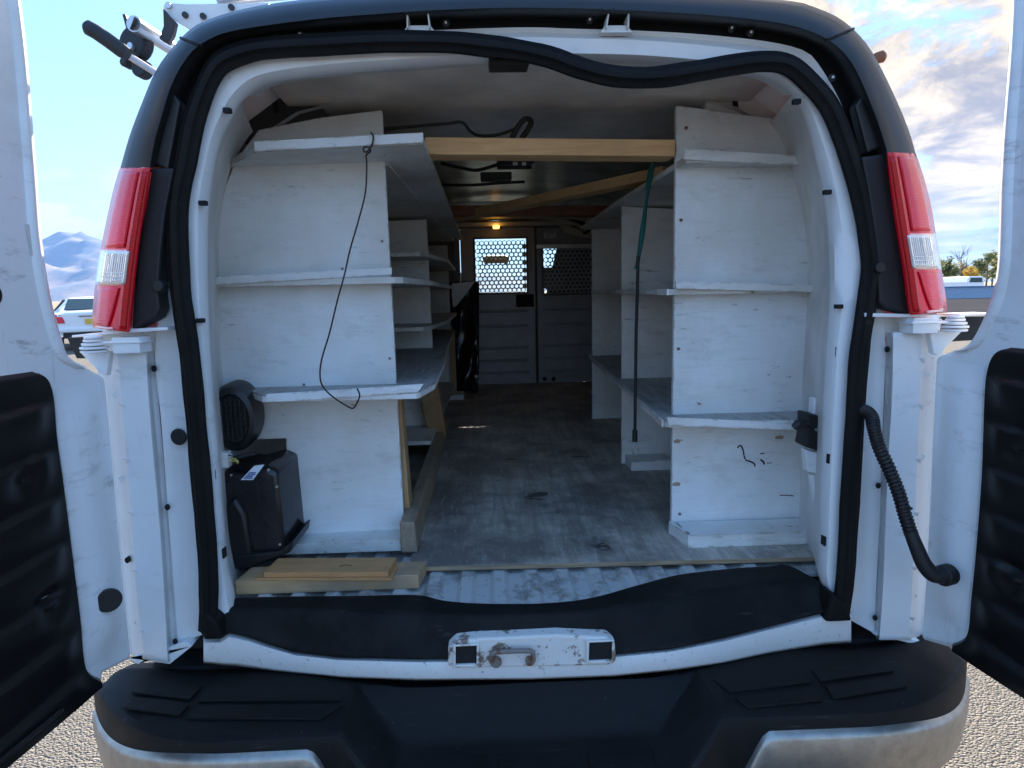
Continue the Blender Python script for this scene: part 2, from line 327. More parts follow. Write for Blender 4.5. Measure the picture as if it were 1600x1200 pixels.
def ground_mat():
    t = NT('coarse chip-seal asphalt'); v = t.vec()
    vo = t.N.new('ShaderNodeTexVoronoi'); vo.inputs['Scale'].default_value = 120; t.L.new(v, vo.inputs['Vector']); vo2 = t.N.new('ShaderNodeTexVoronoi'); vo2.inputs['Scale'].default_value = 170; t.L.new(v, vo2.inputs['Vector'])
    sepc = t.N.new('ShaderNodeSeparateColor'); t.L.new(vo.outputs['Color'], sepc.inputs[0]); se2 = t.N.new('ShaderNodeSeparateColor'); t.L.new(vo2.outputs['Color'], se2.inputs[0])
    c = t.mix(sepc.outputs[0], (.10, .094, .085), (.32, .30, .27)); c = t.mix(t.math('MULTIPLY', se2.outputs[0], .55), c, (.22, .198, .168))
    c = t.mix(t.rng(vo.outputs['Distance'], .003, .008, 0, .4), c, (.06, .053, .045))
    c = t.mix(t.rng(t.noise(v, .35, 5, .6), .4, .7, 0, .4), c, (.17, .155, .135))
    t.set(Base_Color=c, Roughness=.85, Specular_IOR_Level=.15)
    h = t.math('ADD', t.math('MULTIPLY', sepc.outputs[0], .8), t.math('MULTIPLY', vo.outputs['Distance'], -60)); t.bump(t.math('ADD', h, t.math('MULTIPLY', se2.outputs[1], .5)), .5, .005); return t.m
M['ground'] = ground_mat(); M['grassland'] = simple('dry tan plain', (.19, .14, .07), .9, var=.3, vs=.01); M['asphalt'] = simple('dark asphalt', (.05, .05, .054), .95, Specular_IOR_Level=0., var=.1, vs=.2)
def mount():
    t = NT('bare mountain slopes'); v = t.vec(); n = t.noise(v, .0016, 8, .65); z = t.N.new('ShaderNodeSeparateXYZ'); t.L.new(v, z.inputs[0])
    c = t.mix(t.rng(n, .46, .56), (.045, .055, .07), (.20, .14, .11)); t.set(Base_Color=c, Roughness=.95); return t.m
M['mount'] = mount()

# ------------------------------------------------------------------ setting: ground, plain, mountains
g = MB().add([(-9000, -3000, 0), (9000, -3000, 0), (9000, 30000, 0), (-9000, 30000, 0)], [(0, 1, 2, 3)])
o = obj('ground', MB().add([(-60, -40, 0), (60, -40, 0), (60, 75, 0), (-60, 75, 0)], [(0, 1, 2, 3)]), M['ground']); o['kind'] = 'structure'; o['label'] = 'coarse grey chip-seal car park surface'
o = obj('plain', MB().add([(-14000, -6000, -.02), (14000, -6000, -.02), (14000, 22000, -.02), (-14000, 22000, -.02)], [(0, 1, 2, 3)]), M['grassland']); o['kind'] = 'structure'; o['label'] = 'flat dry plain running out to the mountains'
o = obj('road', MB().add([(14, 27, .006), (200, 27, .006), (200, 56, .006), (14, 56, .006)], [(0, 1, 2, 3)]), M['asphalt']); o['kind'] = 'structure'; o['label'] = 'dark asphalt strip in front of the low pale wall'
pk = PY(113, 372, 9400); p2 = PY(40, 384, 9900); p3 = PY(205, 392, 10200); p4 = PY(62, 400, 8200)
MP = [(pk.x, 9400, pk.z*1.12, 3300, 2600), (p2.x, 9900, p2.z*1.12, 3000, 2600), (p3.x, 10200, p3.z*1.12, 3200, 2600), (p4.x, 8000, p4.z*1.05, 2300, 1600), (-1500, 11500, 500, 4000, 2500), (-10500, 9800, 900, 3500, 2500)]
def mountains():
    mb = MB(); nx, ny = 170, 60; vs = []
    for j in range(ny):
        for i in range(nx):
            x = -11500 + i*75; y = 6200 + j*105
            # main peak, shoulder ridge and spurs
            az = math.atan2(x, y)
            h = 0
            for px_, py_, ph, wx, wy in MP:
                h = max(h, ph*max(0, 1-math.hypot((x-px_)/wx, (y-py_)/wy)))
            f = noise.fractal(Vector((x*.0007, y*.0007, 3.)), 1.0, 2.1, 6)
            rd = 1-abs(noise.fractal(Vector((x*.0011, y*.0005, 9.)), .9, 2.1, 6))
            r2 = 1-abs(noise.fractal(Vector((x*.0032, y*.0014, 4.)), .9, 2.1, 6)); h = h*(.50+.38*rd+.16*r2) + f*70*sm(0, 300, h)
            vs.append((x, y, max(-5, h-8)))
    fs = [(j*nx+i, j*nx+i+1, (j+1)*nx+i+1, (j+1)*nx+i) for j in range(ny-1) for i in range(nx-1)]
    o = obj('mountains', mb.add(vs, fs), M['mount'], smooth=60); o['kind'] = 'structure'; o['label'] = 'blue hazy mountain ridge on the left horizon'
mountains()
hz = obj('haze', MB().box(-13500, 13500, -5500, 15500, -1.5, 1000), M['glass']); hz['kind'] = 'stuff'; hz['label'] = 'pale air haze'
hm = bpy.data.materials.new('air'); hm.use_nodes = True; hn = hm.node_tree.nodes; hn.clear(); ho = hn.new('ShaderNodeOutputMaterial'); hv = hn.new('ShaderNodeVolumePrincipled')
hv.inputs['Color'].default_value = (.28, .52, 1.0, 1); hv.inputs['Density'].default_value = .00005; hv.inputs['Anisotropy'].default_value = 0.; hm.node_tree.links.new(hv.outputs[0], ho.inputs['Volume'])
hz.data.materials.clear(); hz.data.materials.append(hm)

# ------------------------------------------------------------------ the van
van = thing('cargo_van', 'white cargo van seen from behind with both rear doors open', 'van', (.027, 2.0, 0))
C0 = V(810, 262)
def smooth2(pts): return [p.to_2d() for p in catmull([Vector((a, b, 0)) for a, b in pts], 6)]
class Ring:
    """an outline round the rear opening: traced on a survey plane, read at matching stations"""
    def __init__(s, pts): s.p = smooth2(pts)
    def hit(s, ang):
        d = V(-cos(ang), -sin(ang)); best = None
        for a, b in zip(s.p, s.p[1:]):
            e = b-a; den = d.x*e.y-d.y*e.x
            if abs(den) < 1e-9: continue
            w = a-C0; t_ = (w.x*e.y-w.y*e.x)/den; u_ = (w.x*d.y-w.y*d.x)/den
            if t_ > 0 and -1e-6 <= u_ <= 1+1e-6 and (best is None or t_ > best): best = t_
        return C0+d*best if best else None
    def side(s, y, left):
        best = None
        for a, b in zip(s.p, s.p[1:]):
            if (a.x < 810) != left or (b.x < 810) != left: continue
            if (a.y-y)*(b.y-y) <= 0 and a.y != b.y:
                x = lerp(a.x, b.x, (y-a.y)/(b.y-a.y))
                if best is None: best = x
        return V(best, y) if best is not None else None
NL, NA = 36, 120
def stations(ring, lo_l=None, lo_r=None):
    bl = ring.p[0].y-.5; br = ring.p[-1].y-.5; out = []
    bl = min(bl, lo_l) if lo_l else bl; br = min(br, lo_r) if lo_r else br
    for i in range(NL): out.append(ring.side(lerp(bl, 262, i/NL), True))
    for i in range(NA+1): out.append(ring.hit(pi*min(max(i/NA, 1e-4), 1-1e-4)))
    for i in range(1, NL+1): out.append(ring.side(lerp(262, br, i/NL), False))
    for i in range(len(out)):
        if out[i] is None: out[i] = out[i-1] if i else None
    return out
def at(sts, y): return [PY(q.x, q.y, y(i) if callable(y) else y) for i, q in enumerate(sts)]
A = Ring([(371, 962), (367, 930), (357, 880), (350, 800), (344, 725), (336, 640), (329, 550), (325, 450), (325, 350), (329, 300), (337, 253), (347, 215), (361, 187), (380, 157), (412, 134), (450, 125), (534, 115), (640, 107), (760, 99), (900, 96), (1000, 98), (1100, 106), (1150, 112), (1195, 121), (1232, 142), (1252, 172), (1264, 207), (1275, 250), (1286, 300), (1293, 350), (1296, 400), (1296, 470), (1291, 550), (1285, 650), (1282, 750), (1279, 860), (1278, 900), (1300, 948)])
Cc = Ring([(338, 985), (330, 940), (324, 850), (313, 725), (303, 620), (297, 550), (288, 500), (281, 440), (277, 350), (281, 300), (291, 253), (303, 195), (326, 130), (350, 97), (395, 82), (500, 70), (600, 64), (800, 58), (900, 60), (1000, 63), (1100, 71), (1200, 84), (1245, 103), (1275, 140), (1298, 180), (1320, 225), (1335, 263), (1346, 307), (1356, 364), (1361, 410), (1358, 450), (1350, 500), (1342, 550), (1335, 650), (1329, 750), (1325, 800), (1320, 900), (1312, 960)])
D_ = Ring([(278, 1005), (270, 900), (262, 800), (252, 660), (245, 600), (242, 545), (246, 510), (248, 470), (250, 430), (256, 360), (263, 315), (271, 262), (281, 215), (292, 180), (305, 150), (322, 118), (342, 90), (370, 77), (400, 71), (470, 63), (600, 51), (800, 43), (900, 45), (1000, 48), (1100, 54), (1200, 65), (1258, 80), (1282, 105), (1305, 143), (1324, 185), (1340, 230), (1352, 280), (1362, 340), (1369, 400), (1374, 450), (1380, 500), (1384, 545), (1382, 600), (1378, 700), (1375, 800), (1370, 900), (1366, 990)])
sA, sC, sD = stations(A), stations(Cc), stations(D_)
rA = at(sA, .075); rA2 = [lerp(a, b, .35) for a, b in zip(at(sA, .012), at(sC, .012))]
rA1 = [lerp(a, b, .12) for a, b in zip(at(sA, .03), at(sC, .03))]; rC = at(sC, .006); rD0 = [lerp(a, b, .5) for a, b in zip(at(sC, .03), at(sD, .03))]; rD = at(sD, .022)
# inner cavity ring: turns forwards and follows the inside of the body
def inner(z_, k):   # half width of the cargo space at a height
    return interp(z_, [.5, .9, 1.3, 1.55, 1.75, 1.88, 1.98, 2.04, 2.055], [.86, .89, .91, .905, .86, .78, .66, .40, 0])-k
obj('opening_flange', MB().loft([rA, rA1, rA2, rC, rD0, rD]), M['paint'], van, smooth=50)
for hs in ([p for p in rA if p.x < 0 and p.z < 1.93], [p for p in rA if p.x > 0 and p.z < 1.93]):
    obj('inner_pillar', MB().loft([hs, [V(.03+(p.x-.03)*1.045, .16, p.z+.008) for p in hs], [V(.03+(p.x-.03)*1.14, .40, max(.55, p.z)+.012) for p in hs]]), M['wall'], van, smooth=50)
hs = [p for p in rA if p.z >= 1.928]
obj('header_return', MB().loft([hs, [V(p.x, .125, p.z+.012) for p in hs]]), M['wall'], van, smooth=50)
# small dark slots pressed into the flange
for u, v in ((354, 172), (316, 317), (312, 501), (1246, 158), (1294, 300), (1312, 479)):
    p = PY(u, v, .004); obj('flange_slot', MB().box(p.x-.008, p.x+.008, p.y-.002, p.y+.012, p.z-.005, p.z+.005), M['darkhole'], van)
for u, v in ((322, 571), (339, 739), (352, 862), (1302, 549), (1291, 715), (1285, 843)):
    p = PY(u, v, .03); obj('flange_slot', MB().box(p.x-.002, p.x+.002, p.y-.014, p.y+.004, p.z-.012, p.z+.012), M['darkhole'], van)
# top corner of the sidewall, cargo liner and roof skin
secs = []
for y in (.40, 1.2, 2.4, 3.76):
    zs = [.70, .95, 1.2, 1.45, 1.6, 1.75, 1.85, 1.93, 1.99, 2.03, 2.05]
    L_ = [V(.027-inner(z, 0), y, z) for z in zs]; R_ = [V(.04+inner(z, 0), y, z) for z in reversed(zs)]
    secs.append(L_+R_)
obj('side_wall_lining', MB().loft(secs), M['wall'], van, smooth=50)
# outer body shell (roof and sides) running forwards
def shell(y, w=1., top=2.12):
    pts = [(-.99, .42), (-1.0, .8), (-1.005, 1.2), (-.985, 1.42), (-.945, 1.62), (-.88, 1.82), (-.80, 1.96), (-.66, 2.055), (-.45, 2.10), (-.2, 2.118), (0, 2.122)]
    pts += [(-x, z) for x, z in reversed(pts[:-1])]
    return [V(.027+x*w, y, min(z, z*top/2.12)) for x, z in pts]
obj('body_shell', MB().loft([shell(.09), shell(1.5), shell(3.4), shell(4.55)]), M['paint'], van, smooth=40, solid=.012)
# rear lower body below the floor
obj('rear_valance', MB().box(-.93, .985, .03, .10, .38, .56), M['trimdull'], van)
obj('underbody', MB().box(-.9, .95, .12, 4.6, .34, .66), M['darkmetal'], van)
# nose of the van
def nose():
    mb = MB(); pr = [(4.55, 2.09), (4.7, 2.05), (5.52, 1.42), (5.7, 1.30), (6.25, 1.16), (6.32, .9), (6.34, .45)]
    for sx in (-1, 1):
        mb.add([(.027+sx*.985, 4.55, .42), (.027+sx*.985, 6.2, .42), (.027+sx*.93, 6.25, 1.14), (.027+sx*.96, 5.6, 1.30), (.027+sx*.985, 4.55, 1.36)], [(0, 1, 2, 3, 4)])
    mb.loft([[V(.027-.93, y, z), V(.027, y+.03, z+.02), V(.027+.93, y, z)] for y, z in pr[3:]]); return mb
obj('bonnet', nose(), M['paint'], van, smooth=30)
obj('windscreen', MB().loft([[V(-.72, 4.68, 2.02), V(.78, 4.68, 2.02)], [V(-.86, 5.52, 1.40), V(.92, 5.52, 1.40)]]), M['glass'], van)
for sx in (-1, 1): obj('windscreen_pillar', MB().beam((.027+sx*.80, 4.60, 2.06), (.027+sx*.93, 5.55, 1.38), .09, .06), M['paint'], van)
obj('header_panel', MB().box(-.75, .8, 4.5, 4.72, 2.01, 2.08), M['cream'], van)
obj('dashboard', MB().prism([(-.85, 5.0, .7), (-.85, 5.6, .7), (-.85, 5.6, 1.38), (-.85, 5.15, 1.33), (-.85, 5.0, 1.15)], (1.75, 0, 0)), M['seatc'], van, bevel=.03)
st_ = obj('steering_wheel', MB().tube([V(-.42+.19*cos(a*pi/10), 4.85+.06*sin(a*pi/10), 1.22+.18*sin(a*pi/10)) for a in range(21)], .016, 8), M['black'], van, smooth=60)
obj('rear_view_mirror', MB().tube([V(-.10, 4.75, 1.775), V(-.06, 4.75, 1.79), V(.10, 4.75, 1.79), V(.14, 4.75, 1.775)], .038, 12, 1.0), M['tan'], van, smooth=60)
for sx in (-.42, .50):
    sb = MB().prism([(sx-.24, 4.0, .7), (sx+.24, 4.0, .7), (sx+.24, 4.0, 1.42), (sx+.14, 4.0, 1.46), (sx-.14, 4.0, 1.46), (sx-.24, 4.0, 1.42)], (0, .14, .0))
    s_ = obj('seat_back', sb, M['seatc'], van, bevel=.04); obj('headrest', MB().box(sx-.13, sx+.13, 4.02, 4.12, 1.50, 1.68) , M['seatc'], s_, bevel=.04)
    obj('seat_cushion', MB().box(sx-.25, sx+.25, 4.14, 4.65, .95, 1.1), M['seatc'], van, bevel=.04)
obj('cab_partition', MB().prism([PY(u, v, 4.05) for u, v in [(873, 376), (960, 376), (960, 475), (850, 475)]], (0, .03, 0)), M['seatc'], van)
obj('cab_floor', MB().box(-.9, .95, 3.8, 5.6, .60, .70), M['seatc'], van)
for sx in (-1, 1):      # cab sides: door panel below the glass and the belt frame
    obj('cab_door_lining', MB().box(.027+sx*.93-.02, .027+sx*.93+.02, 3.85, 5.2, .7, 1.35), M['seatc'], van)

# rubber weatherstrip hanging out of its channel
sealp = [(325, 985), (326, 940), (325, 880), (319, 800), (311, 710), (303, 620), (296, 550), (287, 490), (281, 440), (277, 350), (281, 300), (291, 253), (303, 190), (326, 127), (349, 96), (393, 79), (443, 73), (500, 70), (600, 65), (700, 66), (760, 72), (800, 77), (858, 89), (905, 106), (958, 119), (1021, 121), (1085, 112), (1148, 101), (1196, 96), (1232, 102), (1263, 127), (1295, 165), (1317, 215), (1333, 263), (1345, 307), (1355, 364), (1361, 420), (1355, 470), (1343, 550), (1336, 650), (1330, 750), (1327, 800), (1321, 900), (1313, 960)]
pth = catmull([PY(u, v, -.012) for u, v in sealp], 4)
def seal_profile(path, w, d):
    prof = []
    for k in range(20):
        a = 2*pi*k/20; r_ = 1.0 - (.20 if k in (12, 13, 18, 17) else 0)
        prof.append((w*cos(a)*r_, d*sin(a)*r_))
    rings = []
    for i, p in enumerate(path):
        t_ = (path[min(i+1, len(path)-1)]-path[max(i-1, 0)]); t_.y = 0; t_.normalize(); a = t_.cross(V(0, 1, 0)).normalized()
        wob = 1+.09*noise.noise(p*9)+.04*noise.noise(p*31)
        rings.append([p+a*(x*wob)+V(0, y, 0) for x, y in prof])
    return MB().loft(rings, True, True)
ws = obj('weatherstrip', seal_profile(pth, .0225, .020), M['seal'], van, smooth=40)
for u0, u1, v0, v1 in ((315, 350, 972, 998), (1290, 1331, 944, 970)):
    a, b = PY(u0, v0, -.03), PY(u1, v1, -.03); obj('seal_foot', MB().prism([(a.x, -.035, b.z), (b.x, -.035, b.z), (lerp(a.x, b.x, .78), -.035, a.z), (lerp(a.x, b.x, .2), -.035, a.z+.03)], (0, .06, 0)), M['seal'], ws, bevel=.008)

# black moulded arch: side covers and roof cap
O_ = Ring([(180, 290), (188, 262), (203, 210), (222, 160), (241, 115), (263, 82), (298, 45), (332, 28), (380, 14), (443, 3), (550, -8), (700, -17), (830, -20), (1000, -15), (1130, -8), (1240, 2), (1275, 12), (1311, 28), (1342, 54), (1365, 85), (1390, 133), (1415, 190), (1430, 237), (1440, 290)])
K_ = Ring([(230, 290), (234, 262), (241, 222), (253, 180), (265, 140), (282, 105), (302, 78), (325, 62), (355, 50), (412, 40), (500, 29), (600, 21), (700, 15), (811, 12), (958, 15), (1117, 24), (1212, 35), (1262, 47), (1297, 64), (1322, 86), (1341, 116), (1362, 165), (1375, 200), (1387, 240), (1396, 290)])
sO, sK = stations(O_), stations(K_); i0, i1 = NL, NL+NA+1
def arc(r_): return r_[i0:i1]
rdeep = arc([lerp(a, b, .42) for a, b in zip(at(sD, .03), at(sK, .03))]); rD2 = arc(at(sD, .026))
rK0 = arc([lerp(a, b, .88) for a, b in zip(at(sD, -.035), at(sK, -.035))]); rK = arc(at(sK, -.042)); rKO = arc([lerp(a, b, .35) for a, b in zip(at(sK, -.040), at(sO, -.040))])
rO1 = arc([lerp(a, b, .82) for a, b in zip(at(sK, -.015), at(sO, -.015))]); rO = arc(at(sO, .04)); rO2 = [V(p.x, .12, p.z) for p in rO]
lay = [rD2, rdeep, rK0, rK, rKO, rO1, rO, rO2]
ids = range(len(rK))
sL = min(ids, key=lambda i: abs(arc(sK)[i].x-312)); sR = min(ids, key=lambda i: abs(arc(sK)[i].x-1299) + (0 if i > 60 else 999))
for nm, a, b in (('side_cover', 0, sL), ('roof_cap', sL, sR), ('side_cover', sR, len(rK)-1)):
    mbx = MB().loft([l[a:b+1] for l in lay])
    e = .0025
    obj(nm, mbx, M['trim'], van, smooth=35, label='black plastic rear corner cover above the tail lamp' if nm == 'side_cover' else 'black plastic roof cap over the doors')
for a in (sL, sR):       # joints between the covers
    obj('cover_joint', MB().tube([l[a]+V(0, -.0015, 0) for l in lay[2:-1]], .003, 6), M['darkhole'], van)
# stepped infill pieces inside the arch
for pts in ([(238, 255), (262, 268), (282, 160), (268, 140)], [(1383, 228), (1356, 240), (1336, 165), (1352, 140)]):
    obj('cover_infill', MB().prism([PY(u, v, -.022) for u, v in pts], (0, .03, 0)), M['trim'], van, bevel=.006)
for u, v, y in ((470, 55, .01), (697, 37, .01), (921, 32, .01), (1142, 45, .01), (1299, 122, .0), (269, 290, .0), (432, 60, .01), (1172, 52, .01)):
    p = PY(u, v, y); c_ = obj('clip', MB().disc(p, (0, -1, 0), .008, .005, 14), M['trimdull'], van, smooth=40); obj('pin', MB().disc(p+V(0, -.005, 0), (0, -1, 0), .0028, .003, 10), M['whiteobj'], c_)
for u in (655, 962):
    p = PY(u, 40, .0)
    for sx in (-1, 1): obj('striker_tab', MB().prism([(p.x+sx*.024-.0015, -.02, p.z-.012), (p.x+sx*.024+.0015, -.02, p.z-.012), (p.x+sx*.022+.002, -.03, p.z+.012), (p.x+sx*.022-.001, -.03, p.z+.012)], (0, .045, 0)), M['rack'], van)
    obj('striker_plate', MB().prism([(p.x-.036, -.006, p.z-.016), (p.x+.036, -.006, p.z-.016), (p.x+.024, -.006, p.z-.002), (p.x-.024, -.006, p.z-.002)], (0, .02, 0)), M['paint'], van)
# centre catch under the header
p = PY(797, 92, .04); obj('door_catch', MB().prism([(p.x-.048, .02, p.z-.014), (p.x+.04, .02, p.z-.014), (p.x+.05, .02, p.z+.012), (p.x-.05, .02, p.z+.012)], (0, .07, 0)).disc(p+V(.012, -.02, .002), (0, -1, 0), .011, .02, 16, 2.3), M['trimdull'], van, bevel=.004)
# header steel panel between the opening and the ceiling board
hp = []; 
for k in range(25):
    u = lerp(385, 1228, k/24); v = interp(u, [385, 440, 640, 830, 1000, 1228], [150, 124, 106, 97, 98, 140]); hp.append((u, v))

# tail lamps
def tail_lamp(side):
    if side < 0:
        out = [(187, 262), (176, 300), (165, 350), (155, 400), (148, 450), (144, 492), (145, 512)]; inn = [(235, 262), (229, 300), (221, 350), (214, 400), (208, 450), (203, 498), (201, 519)]
        band = .70; clr = (.475, .645)
        lab = 'red tail lamp with clear reverse lens left of the opening'
    else:
        out = [(1431, 239), (1443, 275), (1455, 322), (1464, 375), (1472, 425), (1478, 465), (1480, 487)]; inn = [(1386, 238), (1391, 275), (1398, 325), (1406, 375), (1414, 425), (1420, 470), (1424, 492)]
        band = .70; clr = (.475, .645); lab = 'red tail lamp with clear reverse lens right of the opening'
    O3 = catmull([V(a, b, 0) for a, b in out], 6); I3 = catmull([V(a, b, 0) for a, b in inn], 6)
    def pt(t, s, lift=0.):     # t down, s from the inner edge out
        f_ = t*(len(O3)-1); i = min(int(f_), len(O3)-2); k = f_-i
        a = lerp(I3[i], I3[i+1], k); b = lerp(O3[i], O3[i+1], k); q = lerp(a, b, s)
        y = interp(s, [0, .25, .6, .85, 1.], [-.052, -.058, -.040, -.008, .055])
        return PY(q.x, q.y, y-lift)
    def patch(t0, t1, s0, s1, lift, nt=14, ns=8):
        rows = [[pt(lerp(t0, t1, i/nt), lerp(s0, s1, k/ns), lift) for k in range(ns+1)] for i in range(nt+1)]
        return MB().loft(rows)
    body = patch(0, 1, 0, 1, 0, 30, 14)
    lamp = obj('tail_lamp', body, M['red'], van, smooth=50, solid=.03, label=lab)
    s_in = .30
    obj('upper_lens', patch(.04, clr[0]-.02, s_in+.08, .93, .005, 20, 8), M['redrib'], lamp, smooth=40, solid=.004)
    obj('inner_lens', patch(.04, .955, .08, s_in, .006, 20, 4), M['red2'], lamp, smooth=40, solid=.004)
    # lower lens has a slanted inner edge
    rows = [[pt(t_, lerp(lerp(.36, .60, (t_-clr[1])/.33), .95, k/8), .005) for k in range(9)] for t_ in [lerp(clr[1]+.02, .945, i/14) for i in range(15)]]
    obj('lower_lens', MB().loft(rows), M['redrib'], lamp, smooth=40, solid=.004)
    obj('lens_rim', patch(clr[0]-.008, clr[1]+.008, .20, 1.0, .006, 8, 8), M['clearedge'], lamp, smooth=40, solid=.003)
    rl = obj('reverse_lens', patch(clr[0], clr[1], .24, .97, .009, 10, 10), M['clear'], lamp, smooth=40, solid=.003)
    fl = MB()
    for k in range(11):
        s0 = lerp(.27, .82, k/10); fl.tube([pt(lerp(clr[0]+.012, clr[1]-.012, q/5), s0, .0095) for q in range(6)], .0016, 6)
    for k in range(3):
        t0 = lerp(.585, .625, k/2); fl.tube([pt(t0, lerp(.27, .85, q/6), .010) for q in range(7)], .0015, 6)
    obj('lens_flutes', fl, M['clear'], lamp, smooth=60)
    obj('corner_reflector', patch(.952, .992, .45, .95, .006, 3, 6), M['clearedge'], lamp, smooth=40, solid=.004)
    return lamp
tail_lamp(-1); tail_lamp(1)
# black side of the lamp housings
lh = [(234, 262), (272, 262), (258, 330), (250, 400), (247, 460), (250, 482), (244, 497), (205, 517), (207, 480), (214, 400), (222, 340)]
obj('lamp_housing', MB().prism([PY(u, v, -.028) for u, v in lh], (0, .05, 0)), M['trimdull'], van, bevel=.006)
rh = [(1387, 239), (1346, 245), (1357, 300), (1366, 360), (1371, 420), (1374, 474), (1384, 482), (1424, 492), (1417, 440), (1405, 360), (1396, 290)]
obj('lamp_housing', MB().prism([PY(u, v, -.028) for u, v in rh], (0, .05, 0)), M['trimdull'], van, bevel=.006)
for u, v in ((249, 447), (1373, 418)):
    p = PY(u, v, -.03); obj('rubber_stop', MB().disc(p+V(0, .02, 0), (0, -1, 0), .013, .03, 16), M['trimdull'], van, bevel=.003)

# ---- lower rear pillars, hinge panels
def pillar(side):
    if side < 0:
        seam = [(166, 560), (170, 640), (176, 700), (190, 860), (200, 960), (207, 1027)]; ridge = [(184, 556), (190, 620), (198, 720), (206, 820), (214, 930), (226, 1030)]
        r2 = [(228, 549), (232, 620), (240, 720), (250, 830), (257, 940), (262, 1036)]; edge = [(234, 549), (238, 620), (247, 720), (258, 860), (264, 960), (268, 1030)]; fl = [(240, 548), (245, 600), (254, 700), (263, 820), (270, 900), (279, 1006)]
    else:
        seam = [(1459, 556), (1457, 640), (1453, 720), (1448, 820), (1444, 920), (1437, 1000)]; ridge = [(1440, 520), (1437, 620), (1433, 720), (1429, 820), (1425, 920), (1420, 1000)]
        r2 = [(1396, 519), (1394, 620), (1388, 720), (1384, 820), (1380, 920), (1374, 1000)]; edge = [(1391, 520), (1389, 620), (1384, 720), (1379, 820), (1375, 920), (1371, 998)]; fl = [(1385, 520), (1383, 600), (1379, 700), (1375, 800), (1371, 900), (1366, 990)]
    def col(p, y): return [PY(q.x, q.y, y) for q in catmull([V(a, b, 0) for a, b in p], 6)]
    pan = obj('hinge_panel', MB().loft([col(seam, .035), col(ridge, -.008), col(r2, -.014), col(edge, .012)]), M['paint'], van, smooth=25, solid=.006)
    obj('pillar_flange', MB().loft([col(edge, .018), col([((a+c)/2, (b+d)/2) for (a, b), (c, d) in zip(edge, fl)], .030), col(fl, .022)]), M['paint_dirty'], van, smooth=40)
    # pressed notches along the ridge
    ks = (.12, .26, .42, .58, .76, .92)
    for k in ks:
        q = lerp(Vector((*ridge[0], 0)), Vector((*ridge[-1], 0)), k); rr = catmull([V(a, b, 0) for a, b in ridge], 6); q = rr[int(k*(len(rr)-1))]
        p = PY(q.x, q.y, -.007); obj('pressed_notch', MB().add([p+V(-.012, .004, .004), p+V(.010, -.004, .006), p+V(.008, -.0015, -.006), p+V(0, -.007, .007)], [(0, 1, 3), (1, 2, 3), (2, 0, 3), (0, 2, 1)]), M['paint'], pan)
    dx = -1 if side < 0 else 1
    for (u, v) in (((179, 617), (188, 748), (212, 971)) if side < 0 else ((1450, 584), (1442, 713), (1430, 930))):
        p = PY(u, v, .012 if side < 0 else .010); obj('rivet', MB().disc(p+V(0, .006, 0), (dx*-.4, -1, 0), .006, .010, 14), M['paint'], pan, smooth=50)
    for (u, v) in (((240, 576), (261, 793), (273, 1003), (202, 873)) if side < 0 else ((1387, 546), (1373, 759), (1368, 966))):
        p = PY(u, v, .0075); obj('plug_hole', MB().disc(p+V(0, .004, 0), (0, -1, 0), .0075, .004 if u != 202 else .014, 16, .75), M['darkhole'], van)
pillar(-1); pillar(1)
p = PY(281, 682, .020); obj('rubber_plug', MB().disc(p, (-.2, -1, 0), .020, .008, 24), M['trimdull'], van, bevel=.003)
# shelf of body metal under each lamp with the box recess
for pts, y, nm in (([(160, 516), (262, 511), (262, 516), (160, 523)], -.03, 'lamp_ledge'), ([(1352, 489), (1470, 492), (1470, 497), (1352, 495)], -.03, 'lamp_ledge'),
                   ([(112, 524), (165, 520), (165, 523), (112, 527)], -.01, 'gutter_edge'), ([(1500, 491), (1560, 489), (1560, 491), (1500, 494)], -.01, 'gutter_edge')):
    obj(nm, MB().prism([PY(u, v, y) for u, v in pts], (0, .08, 0)), M['paint'], van, bevel=.001)
obj('gutter_rubber', MB().prism([PY(u, v, .06) for u, v in [(105, 528), (170, 524), (170, 560), (120, 560)]], (0, .10, 0)), M['trimdull'], van)
obj('gutter_rubber', MB().prism([PY(u, v, .06) for u, v in [(1465, 495), (1560, 494), (1545, 530), (1465, 535)]], (0, .10, 0)), M['trimdull'], van)
for pts in ([(160, 523), (262, 517), (246, 560), (166, 566)], [(1352, 496), (1472, 498), (1462, 560), (1386, 530)]):
    obj('pillar_box', MB().prism([PY(u, v, .03) for u, v in pts], (0, .05, 0)), M['paint'], van)
# hinges: stacked discs on a pin with an arm
def hinge(side):
    cx, c0 = ((147, 541), 1) if side < 0 else ((1492, 508), -1)
    p = PY(cx[0], cx[1], -.05); h = MB()
    for k, (r_, dz) in enumerate(((.026, -.014), (.028, -.006), (.024, .002), (.020, .010), (.018, .017))):
        h.loft([[V(p.x+cos(2*pi*i/24)*r_, p.y+sin(2*pi*i/24)*r_, p.z+dz+q) for i in range(24)] for q in (0, .0055)], True, True)
    ho_ = obj('door_hinge', h, M['paint'], van, bevel=.0012, smooth=30)
    obj('hinge_arm', MB().box(min(p.x, p.x+c0*.105), max(p.x, p.x+c0*.105), p.y-.004, p.y+.05, p.z+.004, p.z+.010).box(min(p.x+c0*.04, p.x+c0*.10), max(p.x+c0*.04, p.x+c0*.10), p.y-.002, p.y+.05, p.z-.018, p.z+.018), M['paint'], ho_, bevel=.002)
hinge(-1); hinge(1)
obj('seam_filler', MB().prism([PY(u, v, .05) for u, v in [(150, 560), (190, 556), (228, 1022), (190, 1022)]], (0, .03, 0)), M['paint'], van)  # filler added behind the left door seam to block sun shining through the gap
obj('seam_filler', MB().prism([PY(u, v, .05) for u, v in [(1430, 530), (1475, 530), (1456, 992), (1415, 992)]], (0, .03, 0)), M['paint'], van)  # same added filler, closing the right-hand seam against the sun
